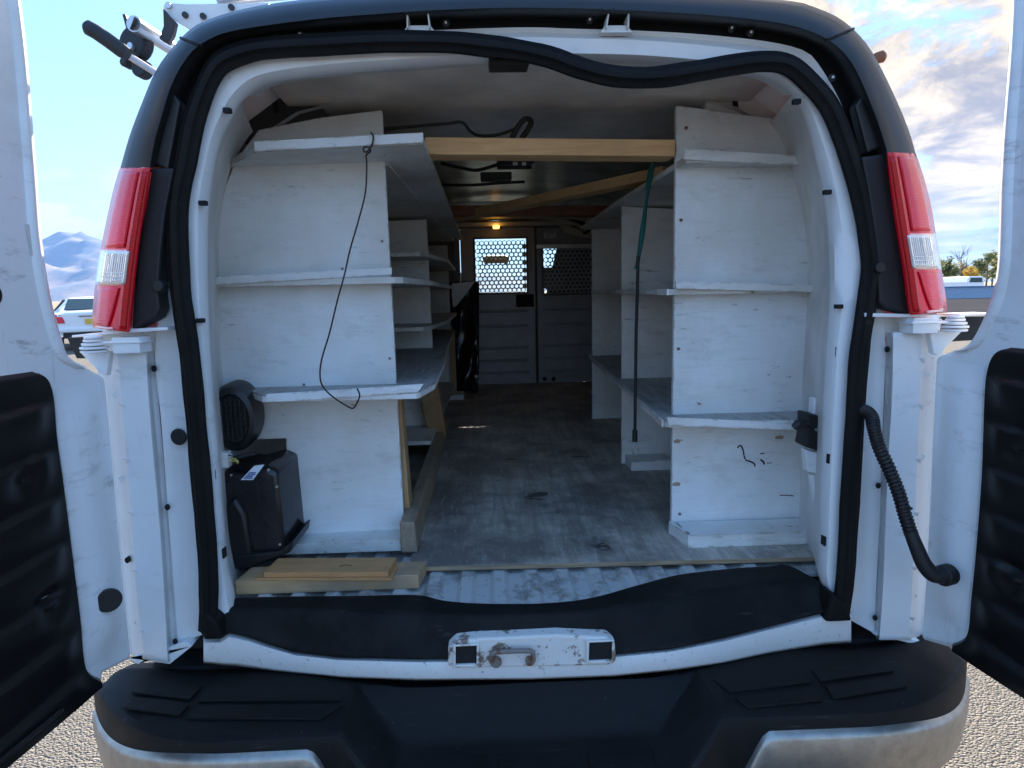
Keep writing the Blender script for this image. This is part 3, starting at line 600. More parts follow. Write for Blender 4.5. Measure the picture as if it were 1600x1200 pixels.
def gusset(pts, y): obj('hinge_gusset', MB().prism([PY(u, v, y) for u, v in pts], (0, .02, 0)), M['paint'], van, bevel=.003)
gusset([(122, 549), (172, 549), (166, 588), (158, 585)], -.035); gusset([(1452, 516), (1505, 517), (1465, 556), (1459, 553)], -.035)
for pts in ([(205, 1030), (265, 1038), (300, 1010), (288, 1003), (240, 1020), (216, 1036)], [(1366, 992), (1438, 1001), (1425, 1006), (1400, 1000)]):
    obj('bottom_bracket', MB().prism([PY(u, v, .0) for u, v in pts], (0, .05, 0)), M['paint'], van, bevel=.002)

# ------------------------------------------------------------------ rear doors
def door(side):
    ang = radians(99 if side < 0 else 99)
    h = V(-.945, -.04, 0) if side < 0 else V(.992, -.04, 0)
    dr = V(side*-1*cos(ang), -sin(ang), 0); nn = V(-side*sin(ang), -side*-1*cos(ang)*1, 0)
    nn = V(-side*sin(ang), -cos(ang)*-1*-1, 0)
    nn = V(dr.y*(1 if side > 0 else -1), -dr.x*(1 if side > 0 else -1), 0)
    if nn.x*(-side) < 0: nn = -nn                       # points to the middle of the opening
    def loc(u, v, off=0.):
        d = ray(u, v); k = ((h+nn*off-CAM).dot(nn))/d.dot(nn); p = CAM+d*k; return (p-h).dot(dr), p.z
    def P3(s, z, off=0.): return h+dr*s+nn*off+V(0, 0, z)
    if side < 0:
        e = [(26, -30), (33, 20), (42, 100), (50, 200), (57, 290), (62, 360), (70, 420), (80, 475), (95, 530), (108, 560), (140, 575), (166, 590), (176, 700), (190, 860), (200, 960), (207, 1029), (162, 1052), (160, 1062)]
        trim = [(60, 580), (78, 592), (87, 620), (92, 680), (103, 760), (118, 880), (128, 960), (137, 1040), (162, 1060)]
        lab = 'left rear door swung open with scuffed white inner frame'
    else:
        e = [(1583, -30), (1581, 30), (1577, 100), (1569, 200), (1564, 290), (1562, 360), (1559, 420), (1550, 465), (1532, 510), (1512, 540), (1485, 548), (1460, 557), (1455, 660), (1449, 800), (1444, 900), (1437, 1000), (1478, 1012), (1483, 1022)]
        trim = [(1570, 543), (1550, 552), (1539, 575), (1534, 620), (1530, 740), (1521, 860), (1514, 930), (1507, 990), (1484, 1005)]
        lab = 'right rear door swung open with corrugated black conduit'
    E_ = [loc(u, v) for u, v in e]; T_ = [loc(u, v, .004) for u, v in trim]
    zb = min(z for s, z in E_)
    zb = T_[-1][1]-.012
    inner_pts = catmull([V(s, z, 0) for s, z in E_[:11]], 4)+[V(s, z, 0) for s, z in E_[11:17]]
    outline = [(p.x, p.y) for p in inner_pts]+[(T_[-1][0], zb), (.74, zb), (.74, inner_pts[0].y)]
    # frame: outline with a window hole further out, built as strips either side of the glass
    zt = inner_pts[0].y; top_l = [q for q in outline if q[1] > 1.40 and q[0] < .5]
    d_ = obj('rear_door', MB().prism([P3(s, z, 0) for s, z in outline if True], -nn*.055), M['paint_dirty'], van, bevel=.014, label=lab)
    # return edge lip following the hinge side edge
    lip = [P3(s+.012, z, .002) for s, z in outline[4:40]]
    lp = MB()
    rows = []
    for i in range(0, 44):
        s, z = outline[min(i, len(outline)-1)] if i < len(inner_pts)-7 else (None, None)
        if s is None: break
        rows.append([P3(s-.004, z, -.012), P3(s+.004, z, .006), P3(s+.016, z, .009), P3(s+.026, z, .003), P3(s+.028, z, -.002)])
    obj('door_edge_lip', lp.loft(rows), M['paint_dirty'], d_, smooth=70)
    # pressed channel below the glass, near the hinge
    s0, z0 = T_[0][0], T_[0][1]
    gl = MB().prism([P3(.36, 1.43, .002), P3(.70, 1.43, .002), P3(.68, zt-.1, .002), P3(.40, zt-.1, .002)], nn*.004)
    obj('door_window', gl, M['carglass'], d_)
    # moulded black liner with horizontal ribs
    t_edge = catmull([V(s, z, 0) for s, z in T_], 5); t_edge = [(p.x, p.y) for p in t_edge]
    ztop = max(z for s, z in t_edge)+.004; n_z, n_s = 150, 46; rows = []
    ed = sorted(t_edge, key=lambda q: q[1])
    if side < 0: dim = [loc(36, 750, .01), loc(78, 946, .01)]
    else: dim = [loc(1594, 700, .01), loc(1588, 905, .01)]
    for j in range(n_z+1):
        z = lerp(zb, ztop, j/n_z); s_l = interp(z, [q[1] for q in ed], [q[0] for q in ed]); row = []
        for i in range(n_s+1):
            s = lerp(s_l, .70, i/n_s); ins = s-s_l
            hgt = .015*sm(0, .014, min(ins+.001, ztop-z+.001, .7-s+.001)) - .004
            wv = (z-zb+.04*sin(s*4))/.098; fr = wv-math.floor(wv); hgt += (.014*sm(0, .75, fr)*(1-sm(.86, 1, fr)))*sm(.015, .07, ins)*sm(0, .06, ztop-.06-z+.06)
            for ds, dz in dim:
                rr = math.hypot(s-ds-.0, (z-dz)); hgt -= .012*(1-sm(.012, .05, rr)); hgt += .008*(1-sm(.006, .011, rr))
            row.append(P3(s, z, hgt))
        rows.append(row)
    ln = obj('door_liner', MB().loft(rows), M['doorpanel'], d_, smooth=40, label='black ribbed plastic liner of the door')
    for ds, dz in dim: obj('liner_knob', MB().disc(P3(ds, dz, .004), nn, .007, .012, 14), M['trimdull'], ln, bevel=.002)
    if side < 0:
        s, z = loc(166, 938, .018); obj('round_plug', MB().disc(P3(s-.004, z, .020), (.62, -.8, 0), .0265, .010, 30), M['trimdull'], d_, bevel=.002)
        s, z = loc(48, 375, .002)
        # drain slot
        obj('drain_slot', MB().prism([P3(s-.006, z-.03, .001), P3(s+.004, z-.03, .001), P3(s+.008, z+.03, .001), P3(s-.002, z+.03, .001)], nn*.002), M['wall'], d_, bevel=.001)
        s, z = loc(-14, 460, .002); obj('latch_hole', MB().disc(P3(s, z, 0), nn, .022, .003, 20), M['darkhole'], d_)
        # bright strut along the liner's foot
        a = loc(0, 1165, .03); b = loc(95, 1098, .03); obj('liner_strip', MB().tube([P3(a[0]+.1, zb+.035, .034), P3(a[0], zb+.035, .034), P3(b[0], zb+.035, .030)], .005, 8), M['trim'], d_)
    # soft bulge of the inner frame between liner and hinge
    vs = []
    for j in range(31):
        z = lerp(zb+.06, 1.30, j/30); s_t = interp(z, [q[1] for q in ed], [q[0] for q in ed]); s_h = interp(z, [.62, .9, 1.15, 1.35], [.012, .012, .012, .02])
        vs.append([P3(lerp(s_h, s_t, k/10), z, .0015+.016*math.sin(pi*min(1, k/10))**1.5*sm(0, .1, j/30)*(1-sm(.85, 1, j/30))) for k in range(11)])
    obj('inner_bulge', MB().loft(vs), M['paint'], d_, smooth=60)
    return d_, P3, loc, nn
dl = door(-1); dr_ = door(1)

# ------------------------------------------------------------------ sill, latch plate, bumper
top = [(318, 1000), (345, 999), (356, 990), (385, 996), (420, 1008), (460, 1020), (530, 1028), (650, 1031), (830, 1029), (960, 1023), (1050, 1014), (1130, 998), (1200, 980), (1288, 958), (1330, 960)]
bot = [(318, 1036), (345, 1039), (370, 1041), (400, 1045), (430, 1049), (470, 1053), (535, 1059), (650, 1063), (830, 1062), (960, 1057), (1050, 1048), (1130, 1037), (1200, 1022), (1285, 1008), (1330, 1004)]
def bow(x): return -.015-.09*(1-sm(.25, .72, abs(x-.02)))
def sill_pt(u, v, dy=0.):
    y = 0.
    for _ in range(4): p = PY(u, v, y); y = bow(p.x)+dy
    return PY(u, v, y)
def ip(pl, k): i = min(int(k), len(pl)-2); return (lerp(pl[i][0], pl[i+1][0], k-i), lerp(pl[i][1], pl[i+1][1], k-i))
rows = []
for j, (t_, dy) in enumerate(((-.02, .05), (0., .012), (.12, .0), (.88, -.004), (1., .01))):
    r_ = []
    for i in range(85):
        k = i/84*14; a = ip(top, k); b = ip(bot, k)
        q = (lerp(a[0], b[0], t_), lerp(a[1], b[1], t_)); r_.append(sill_pt(q[0], q[1], dy)+(V(0, 0, .012) if t_ < 0 else V(0, 0, 0)))
    rows.append(r_)
sill = obj('door_sill', MB().loft(rows), M['sill'], van, smooth=50, solid=.01)
lp_y = bow(.02)-.012
lo = [(700, 1012), (700, 1040), (712, 1045), (950, 1040), (963, 1033), (961, 1004), (950, 996), (870, 992), (745, 998), (712, 1002)]
base_ = obj('latch_plate', MB().prism([PY(u, v, lp_y) for u, v in lo], (0, .05, 0)), M['latch'], sill, bevel=.005)
for (u0, u1, v0, v1) in ((711, 746, 1009, 1036), (919, 956, 1003, 1030)):
    a = PY(u0, v0, lp_y-.003); b = PY(u1, v1, lp_y-.003); w = .005
    fr = MB()
    for q in ((a.x-w, a.x, b.z-w, a.z+w), (b.x, b.x+w, b.z-w, a.z+w), (a.x, b.x, a.z, a.z+w), (a.x, b.x, b.z-w, b.z)): fr.box(q[0], q[1], lp_y-.008, lp_y+.01, q[2], q[3])
    obj('square_socket', fr, M['latch'], sill, bevel=.002); obj('socket_cavity', MB().box(a.x, b.x, lp_y-.002, lp_y+.02, b.z, a.z), M['darkhole'], sill)
ux = [(768, 1035), (769, 1024), (776, 1019), (826, 1017), (833, 1022), (833, 1033)]
obj('striker_loop', MB().tube(catmull([PY(u, v, lp_y-.018) for u, v in ux], 4), .0055, 10), M['rust'], sill, smooth=60)
obj('striker_foot', MB().disc(PY(775, 1032, lp_y), (0, -1, 0), .013, .012, 18).disc(PY(828, 1030, lp_y), (0, -1, 0), .011, .012, 18), M['rust'], sill, bevel=.002)
obj('rubber_hump', MB().prism([PY(u, v, lp_y+.03) for u, v in [(693, 1014), (705, 996), (745, 990), (870, 986), (950, 990), (975, 996), (978, 1022), (693, 1030)]], (0, .05, 0)), M['seal'], van, bevel=.01)

def bump_sections():
    secs = []; chr_ = []; N = 160
    for i in range(N+1):
        X = lerp(-1.075, 1.155, i/N); x = X-.04; ax = abs(x)/1.115
        yl = -.243 + .265*max(0, (ax-.60)/.40)**2.3            # front lip plan curve
        c = 1-max(0, min(1, (abs(X-.003)-.295)/.115))                       # centre step-down
        zt = .568-.006*ax; yb = lerp(.03, -.03, 1-ax)
        endk = sm(.93, 1.0, ax)
        yr = min(yb+.04*0, yl+.5)
        ybk = bow(X)+.012 if abs(X) < .82 else lerp(bow(.82), .035, sm(.82, 1.0, abs(x)))
        ybk = max(ybk, yl+.02)
        A_ = [(ybk+.05, zt-.02), (ybk, zt-.004), (ybk-.006, zt-.001), (ybk-.012, zt), (ybk-.024, zt), (lerp(ybk-.024, yl, .5), zt), (yl+.004, zt-.002), (yl-.010, zt-.009), (yl-.016, zt-.024), (yl-.018, zt-.09), (yl-.014, zt-.16), (yl+.0, zt-.22)]
        B_ = [(ybk+.05, zt-.03), (ybk, zt-.010), (ybk-.008, zt-.020), (-.160, .482), (-.176, .473), (-.190, .470), (-.290, .464), (-.318, .456), (-.330, .440), (-.338, .40), (-.335, .36), (-.32, .33)]
        sec = [V(X, lerp(a[0], b[0], c), lerp(a[1], b[1], c)) for a, b in zip(A_, B_)]
        if endk > 0: sec = [V(X, lerp(q.y, max(q.y, yl+.01), 0), q.z-.05*endk**2*(1 if k < 6 else .3)) for k, q in enumerate(sec)]
        secs.append(sec); chr_.append((X, yl, zt, ax, c))
    return secs, chr_
secs, chr_ = bump_sections()
bmp = obj('rear_bumper', MB().loft(secs), M['bumper'], van, smooth=28, bevel=.007, label='black step bumper with scratched treads')
obj('bumper_end', MB().add(secs[0]+secs[-1], [tuple(range(12)), tuple(range(12, 24))]), M['bumper'], bmp)
def chrome_half(side):
    rows = []
    for (X, yl, zt, ax, c) in chr_:
        if (X < 0) != (side < 0): continue
        x = X-.005; edge = .448 if side < 0 else .48
        k = sm(edge-.055, edge+.03, abs(x))
        if abs(x) < edge-.07: continue
        ztp = zt-.032-(1-k)*.13 - .060*sm(.66, 1, ax)
        if side > 0: ztp -= .006
        y0 = yl-.024
        rows.append([V(X, y0+.02, ztp+.004), V(X, y0-.003, ztp), V(X, y0-.009, ztp-.012), V(X, y0-.010, lerp(ztp, zt-.235, .3)), V(X, y0-.002, lerp(ztp, zt-.235, .7)), V(X, y0+.03, zt-.235)])
    rows = rows if side < 0 else rows
    obj('chrome_end_cap', MB().loft(rows), M['chrome'], bmp, smooth=60, label='dulled chrome face of the bumper')
chrome_half(-1); chrome_half(1)
# anti-slip pads: thin raised outlines pressed into the treads
def pad(pts, z):
    q = [PZ(u, v, z) for u, v in pts]; c_ = sum(q, V(0, 0, 0))/len(q)
    obj('tread_pad', MB().prism([V(a.x, a.y, z-.004) for a in q], (0, 0, .0055)), M['bumper'], bmp, bevel=.0015)
for pts in ([(232, 1066), (316, 1072), (296, 1093), (205, 1082)], [(330, 1074), (500, 1078), (535, 1094), (308, 1096)], [(206, 1089), (296, 1100), (280, 1118), (192, 1106)], [(306, 1103), (538, 1100), (500, 1124), (290, 1122)],
            [(1115, 1062), (1255, 1048), (1268, 1066), (1140, 1082)], [(1268, 1046), (1375, 1034), (1398, 1048), (1282, 1065)], [(1148, 1090), (1272, 1074), (1285, 1094), (1168, 1106)], [(1290, 1072), (1405, 1056), (1418, 1072), (1302, 1092)]):
    pad(pts, .5685)
for pts in ([(655, 1180), (760, 1178), (765, 1215), (650, 1215)], [(778, 1178), (905, 1176), (910, 1215), (780, 1215)], [(918, 1175), (1020, 1172), (1030, 1215), (925, 1215)]):
    pad(pts, .471)

# ------------------------------------------------------------------ cargo floor
def corr():
    pr = []; x = -.70
    while x < .66: pr += [(x, .697), (x+.012, .709), (x+.040, .709), (x+.052, .697), (x+.080, .697)]; x += .088
    y_0 = lambda a: lerp(-.02, .062, sm(.24, .42, abs(a)))
    return MB().loft([[V(a, max(y, y_0(a)+k*.001), z) for a, z in pr] for k, y in enumerate((-.02, .02, .1, 1.2))])
obj('steel_floor', corr(), M['steel_floor'], van)
obj('floor_margin', MB().box(-.86, -.702, .09, 1.2, .690, .699), M['steel_floor'], van)
obj('floor_margin', MB().box(.70, .90, .13, 1.2, .690, .699), M['steel_floor'], van)
rear_edge = [(-.30, .205), (-.1, .19), (.2, .185), (.5, .178), (.9, .172)]
fl = obj('floor_sheet', MB().prism([(-.31, .205, .714), (.30, .190, .714), (.90, .175, .714), (.90, 1.63, .714), (-.31, 1.63, .714)], (0, 0, .0125)), M['floor'], van)
obj('floor_sheet', MB().prism([(-.85, .40, .714), (-.313, .40, .714), (-.313, 1.63, .714), (-.85, 1.63, .714)], (0, 0, .012)), M['floor'], van)
obj('floor_sheet', MB().prism([(-.85, 1.633, .714), (.90, 1.633, .714), (.90, 3.76, .714), (-.85, 3.76, .714)], (0, 0, .0125)), M['floor'], van)
obj('sheet_edge', MB().prism([(-.31, .2045, .7145), (.9, .1745, .7145), (.9, .1715, .7145), (-.31, .2015, .7145)], (0, 0, .011)), M['plyedge'], van)
for k in range(4): 
    p = [(.03, 2.1), (.14, 2.45), (.10, 2.75), (.2, 2.3)][k]

# ------------------------------------------------------------------ ceiling
cy0, cy1 = .13, .455
obj('ceiling_board', MB().prism([(-.62, cy0, 2.028), (.70, cy0, 2.028), (.70, cy1, 2.010), (-.62, cy1, 2.010)], (0, 0, .006)), M['ceiling'], van)
obj('ceiling_board', MB().prism([(-.60, cy1+.003, 2.012), (.68, cy1+.003, 2.012), (.68, .98, 2.012), (-.60, .98, 2.012)], (0, 0, .005)), M['ceiling'], van)
obj('roof_panel', MB().loft([[V(x, y, 2.045-.05*((x-.03)/.6)**2) for x in (-.62, -.4, -.2, 0, .2, .4, .6, .68)] for y in (.985, 2.5, 3.76)]), M['roofmetal'], van, smooth=60)
for y in (2.45, 3.6):
    obj('roof_rib', MB().prism([(-.66, y, 1.99), (.70, y, 1.99), (.70, y, 2.02), (-.66, y, 2.02)], (0, .07, 0)), M['roofmetal'] if y != 3.6 else M['cream'], van, bevel=.008)
obj('dome_lamp', MB().box(-.015, .035, 3.55, 3.60, 1.966, 1.99), M['amber'], van, bevel=.006)
# upper corner brackets; the left one's dark colour and outline stand for cavity shade
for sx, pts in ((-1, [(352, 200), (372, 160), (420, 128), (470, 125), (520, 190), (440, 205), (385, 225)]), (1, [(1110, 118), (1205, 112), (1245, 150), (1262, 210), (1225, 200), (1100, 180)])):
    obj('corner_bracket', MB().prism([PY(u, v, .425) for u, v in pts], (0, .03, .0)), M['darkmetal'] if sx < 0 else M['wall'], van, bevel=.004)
for u, v in ((432, 168), (1150, 160), (1208, 128)):
    p = PY(u, v, .42); obj('bracket_slot', MB().prism([(p.x-.006, p.y, p.z-.016), (p.x+.008, p.y, p.z-.012), (p.x+.002, p.y, p.z+.018), (p.x-.012, p.y, p.z+.012)], (0, .003, 0)), M['darkhole'], van)
cable = lambda pts, r, y: MB().tube(catmull([PY(u, v, yy) for (u, v), yy in zip(pts, y)], 5), r, 8)
obj('cable', cable([(598, 202), (650, 197), (700, 193), (722, 191), (735, 205), (750, 212), (780, 210), (812, 198)], .0045, [.44, .43, .42, .42, .44, .46, .46, .44]), M['black'], van, smooth=60)
obj('cable', cable([(690, 255), (720, 262), (745, 266), (775, 258), (800, 250), (835, 252)], .007, [1.1, 1.15, 1.18, 1.1, 1.08, 1.08]), M['black'], van, smooth=60)
obj('cable', cable([(690, 289), (740, 289), (780, 286), (820, 284)], .007, [1.65]*4), M['black'], van, smooth=60)
obj('cable_bundle', MB().tube(catmull([PY(u, v, .44) for u, v in [(800, 216), (808, 200), (820, 186), (830, 190), (824, 204), (815, 216)]], 5), .008, 8), M['black'], van, smooth=60)
p = PY(775, 278, 1.5); obj('lamp_box', MB().box(p.x-.07, p.x+.07, 1.46, 1.54, p.z-.012, p.z+.02), M['darkmetal'], van, bevel=.004)
p = PY(808, 258, 1.15); fx = obj('roof_lamp', MB().box(p.x-.08, p.x+.06, 1.12, 1.2, p.z-.008, p.z+.03), M['darkmetal'], van, bevel=.004)
obj('lamp_lens', MB().box(p.x-.018, p.x+.0, 1.113, 1.119, p.z-.006, p.z+.008), M['whiteobj'], fx)
obj('lamp_lens', MB().box(p.x+.018, p.x+.034, 1.113, 1.119, p.z-.008, p.z+.006), M['whiteobj'], fx)

# ------------------------------------------------------------------ bulkhead with perforated windows
bk = obj('bulkhead', MB(), M['bulk'], van)
def perf(x0, x1, z0, z1, y, pitch, r, clipf=None):
    mb = MB(); rowh = pitch*math.sqrt(3)/2; j = 0; z = z0+rowh*.5; R = pitch/math.sqrt(3)
    while z < z1:
        x = x0+(pitch/2 if j % 2 else 0)+pitch*.5
        while x < x1:
            o_ = []; i_ = []
            for k in range(12):
                a = pi/6*k+pi/6; ro = R if k % 2 == 0 else R*cos(pi/6)
                o_.append(V(min(max(x+ro*cos(a), x0), x1), y, min(max(z+ro*sin(a), z0), z1))); i_.append(V(x+r*cos(a), y, z+r*sin(a)))
            if x-r > x0 and x+r < x1 and z-r > z0 and z+r < z1: mb.loft([o_, i_], True)
            else: mb.add(o_, [tuple(range(12))])
            x += pitch
        z += rowh; j += 1
    return mb
YB = 3.76
def bx(u0, v0, u1, v1, y=YB): a = PY(u0, v0, y); b = PY(u1, v1, y); return a.x, b.x, b.z, a.z
wl = bx(742, 374, 823, 456); wr = bx(849, 384, 926, 457)
zf = .727; zt = 2.03; xs = PY(838, 470, YB).x
def pan_with_hole(x0, x1, z0, z1, w, y, th=.02):
    mb = MB()
    for q in ((x0, w[0], z0, z1), (w[1], x1, z0, z1), (w[0], w[1], z0, w[2]), (w[0], w[1], w[3], z1)): mb.box(q[0], q[1], y, y+th, q[2], q[3])
    return mb
xl = PY(722, 470, YB).x
left_door = obj('bulkhead_door', pan_with_hole(xl, xs-.012, zf, zt-.05, wl, YB-.012, .025), M['bulk'], bk)
right_pan = obj('bulkhead_panel', pan_with_hole(xs+.012, .92, zf, zt-.02, (wr[0], .80, wr[2], wr[3]), YB, .02), M['bulk'], bk)
obj('side_panel', MB().box(-.87, xl-.06, YB, YB+.02, zf, zt-.02), M['bulkframe'], bk)
obj('door_post', MB().box(xl-.06, xl-.006, YB-.022, YB+.02, zf, zt), M['bulkframe'], bk, bevel=.006)
obj('centre_post', MB().box(xs-.010, xs+.010, YB-.02, YB+.02, zf, zt), M['darkmetal'], bk, bevel=.003)
obj('bulkhead_header', MB().box(xl-.05, .90, YB-.016, YB+.014, zt-.048, zt+.012), M['bulkframe'], bk, bevel=.004)
for w, pr in ((wl, left_door), ((wr[0], .80, wr[2], wr[3]), right_pan)):
    obj('perforated_screen', perf(w[0], w[1], w[2], w[3], YB+.006, .0365, .0143), M['bulk'], pr)
    rim = MB().tube([V(w[0]-.008, YB-.014, w[2]-.008), V(w[1]+.008, YB-.014, w[2]-.008), V(w[1]+.008, YB-.014, w[3]+.008), V(w[0]-.008, YB-.014, w[3]+.008), V(w[0]-.008, YB-.014, w[2]-.008)], .009, 8)
    obj('screen_rim', rim, M['bulkframe'], pr, smooth=60)
for k, v in enumerate((487, 510, 544, 564, 583)):
    a = PY(750, v, YB); obj('pressed_rib', MB().tube([V(a.x-.02, YB-.012, a.z), V(xs-.07, YB-.012, a.z)], .012, 8), M['bulk'], left_door, smooth=60)
    a = PY(850, v-4, YB); obj('pressed_rib', MB().tube([V(a.x-.01, YB-.001, a.z), V(.85, YB-.001, a.z)], .012, 8), M['bulk'], right_pan, smooth=60)
a = bx(806, 460, 834, 479); obj('door_lock', MB().box(a[0], a[1], YB-.035, YB-.01, a[2], a[3]), M['darkhole'], left_door, bevel=.004)
a = bx(850, 364, 868, 371); obj('name_badge', MB().box(a[0], a[1], YB-.006, YB, a[2], a[3]), M['zinc'], right_pan)
def text_obj(s_, size, mat, parent, loc, rot, name='lettering', ext=.001):
    cu = bpy.data.curves.new(name, 'FONT'); cu.body = s_; cu.size = size; cu.extrude = ext; cu.align_x = 'CENTER'; cu.align_y = 'CENTER'
    tmp = bpy.data.objects.new(name, cu); me = bpy.data.meshes.new_from_object(tmp); bpy.data.objects.remove(tmp)
    o = bpy.data.objects.new(name, me); S.collection.objects.link(o); me.materials.append(mat); o.parent = parent
    o.location = Vector(loc)-baseof(parent); o.rotation_euler = rot; return o
text_obj('BST', .042, M['darkhole'], right_pan, ((a[0]+a[1])/2, YB-.008, (a[2]+a[3])/2), (pi/2, 0, 0))
a = bx(838, 382, 935, 387, YB-.05); obj('grab_rail', MB().box(a[0], a[1], YB-.06, YB-.03, a[2], a[3]), M['alu'], bk, bevel=.003)
for u, v in ((851, 592), (865, 592)):
    obj('drain_hole', MB().disc(PY(u, v, YB-.001), (0, -1, 0), .018, .003, 18), M['darkhole'], right_pan)
p = PY(900, 360, YB-.01); obj('cream_corner', MB().prism([PY(u, v, YB-.02) for u, v in [(872, 350), (884, 350), (918, 365), (925, 372), (905, 369), (882, 363)]], (0, .01, 0)), M['cream'], bk)
obj('seat_belt_bundle', MB().tube(catmull([PY(u, v, 3.4) for u, v in [(875, 338), (900, 345), (915, 352), (905, 340), (918, 335), (924, 355), (912, 365)]], 5), .012, 8), M['black'], bk, smooth=60)
for m_ in range(5):
    p = (0, 0)

# ------------------------------------------------------------------ shelving on the left
def P2(pts, y): return [PY(u, v, y) for u, v in pts]
LU = thing('shelving_unit', 'white painted plywood shelving along the left side of the van', 'shelving', (-.6, .40, .727), 'plywood shelving units built into the van')
YP = .40
lp1 = [PY(404, 203, YP), PY(500, 184, YP), PY(597, 172, YP), V(-.350, YP, 1.52), V(-.345, YP, .73), V(-.698, YP, .73), PY(447, 685, YP)+V(0, 0, 0), V(-.842, YP, 1.058), V(-.885, YP, 1.30), V(-.882, YP, 1.51), V(-.845, YP, 1.70), V(-.77, YP, 1.86)]
lp1[5].z = .745; lp1[4].z = .745
obj('end_panel', MB().prism(lp1, (0, .016, 0)), M['ply'], LU, bevel=.0015, label='big white end panel with notch for the heater')
def L2(y, xr, ztop, z0=.727, pic=None): return MB().prism([V(xr, y, z0), V(xr-.01, y, ztop), V(-.80, y, min(ztop, 1.82)), V(-.88, y, 1.5), V(-.88, y, z0)], (0, .016, 0))
obj('divider', L2(1.65, -.342, 1.83), M['ply2'], LU, bevel=.001)
obj('divider', L2(3.2, -.340, 1.82), M['ply2'], LU, bevel=.001)
def slab(pts, z, th=.018): return MB().prism([V(p[0], p[1], z) for p in pts], (0, 0, -th))
# top shelf, edge strip first
z1 = 1.876
obj('shelf', MB().hexa([V(-.648, .215, z1-.014), V(-.222, .205, z1-.002), V(-.222, .205, z1-.020), V(-.648, .215, z1-.032)], [V(-.79, .395, z1-.014), V(-.24, 3.2, z1-.01), V(-.24, 3.2, z1-.028), V(-.79, .395, z1-.032)]), M['shelf'], LU, bevel=.001)
obj('shelf', MB().prism([V(-.79, .42, z1-.012), V(-.345, .42, z1-.012), V(-.30, 3.2, z1-.012), V(-.79, 3.2, z1-.012)], (0, 0, -.017)), M['shelf'], LU)
obj('shelf_edging', MB().beam((-.648, .208, z1-.020), (-.222, .198, z1-.006), .008, .024), M['ply'], LU, bevel=.001)
# second shelf: nosing along the end panel then a curved aisle edge
z2 = 1.528
nose2 = [(-.835, .345), (-.33, .335), (-.31, .36), (-.29, .7), (-.28, 1.1), (-.30, 1.5), (-.31, 3.2), (-.88, 3.2), (-.88, .42)]
obj('shelf', slab(nose2, z2+.0, .018), M['shelf'], LU, bevel=.001)
obj('shelf_edging', MB().prism([PY(325, 433, .335), PY(612, 418, .335), PY(612, 429, .335), PY(325, 446, .335)], (0, .009, 0)), M['ply'], LU, bevel=.001)
# third shelf: deep counter
a = PZ(415, 612, 1.218)
z3 = 1.216
c3 = [(-.690, .245), (-.272, .235), (-.262, .25), (-.235, .40), (-.245, 1.0), (-.285, 1.9), (-.315, 3.2), (-.88, 3.2), (-.88, .42), (-.80, .40)]
obj('shelf', slab(c3, z3, .004), M['shelftop'], LU)
obj('shelf_board', slab(c3, z3-.0045, .016), M['ply2'], LU, bevel=.001)
obj('shelf_edging', MB().prism([PY(415, 616, .232), PY(500, 611, .232), PY(662, 600, .232), PY(655, 610, .232), PY(652, 613, .232), PY(500, 624, .232), PY(415, 629, .232)], (0, .010, 0)), M['ply'], LU, bevel=.001)
obj('raw_end', MB().prism([PY(384, 612, .39), PY(432, 607, .39), PY(428, 611, .39), PY(395, 620, .39)], (0, .01, 0)), M['plyraw'], LU)
# small shelves of the deeper bays
for zz_, xa in ((1.655, -.27), (1.337, -.285)):
    obj('shelf', slab([(-.86, 1.28), (-.352, 1.28), (-.33, 1.35), (xa, 1.9), (-.30, 3.25), (-.86, 3.25)], zz_, .018), M['shelf'], LU, bevel=.001)
obj('shelf', slab([(-.87, 1.30), (-.34, 1.30), (-.32, 3.2), (-.87, 3.2)], .83, .018), M['shelf'], LU, bevel=.001)
# base ledge
obj('base_board', MB().prism([V(-.70, .318, .727), V(-.345, .318, .727), V(-.345, .318, .764), V(-.70, .318, .758)], (0, .10, 0)), M['ply2'], LU, bevel=.0015)
obj('base_board', MB().prism([V(-.66, 3.0, .727), V(-.26, 3.0, .727), V(-.26, 3.0, .76), V(-.66, 3.0, .76)], (0, .2, 0)), M['ply2'], LU, bevel=.0015)
obj('front_panel', MB().box(-.36, -.345, 3.22, 3.70, .73, 1.24), M['ply2'], LU)
obj('post', MB().hexa([V(-.345, .43, .76), V(-.327, .43, .76), V(-.327, .50, .76), V(-.345, .50, .76)], [V(-.36, .43, 1.195), V(-.343, .43, 1.195), V(-.343, .50, 1.195), V(-.36, .50, 1.195)]), M['pine_z'], LU, bevel=.001)
obj('post', MB().beam((-.335, 1.62, .79), (-.355, 1.30, 1.20), .045, .085, (1, 0, 0)), M['pine_z'], LU, bevel=.003)
obj('post', MB().beam((-.335, 3.17, .76), (-.335, 3.17, 1.20), .04, .04, (1, 0, 0)), M['pine_z'], LU, bevel=.002)
a = PZ(633, 868, .727); b = PZ(655, 866, .727)
obj('floor_rail', MB().hexa([V(-.344, .30, .727), V(-.295, .30, .727), V(-.300, .30, .822), V(-.344, .30, .822)], [V(-.345, 2.0, .727), V(-.300, 2.0, .727), V(-.300, 2.0, .805), V(-.345, 2.0, .805)]), M['oldy'], LU, bevel=.006)
obj('lower_panel', MB().box(-.85, -.36, 1.70, 1.716, .83, 1.195), M['ply2'], LU)
for u, v, y in ((597, 377, YP), (535, 420, YP), (609, 560, YP), (475, 601, YP)):
    p = PY(u, v, y-.001); obj('screw', MB().disc(p, (0, -1, 0), .004, .002, 12), M['rust'], LU)
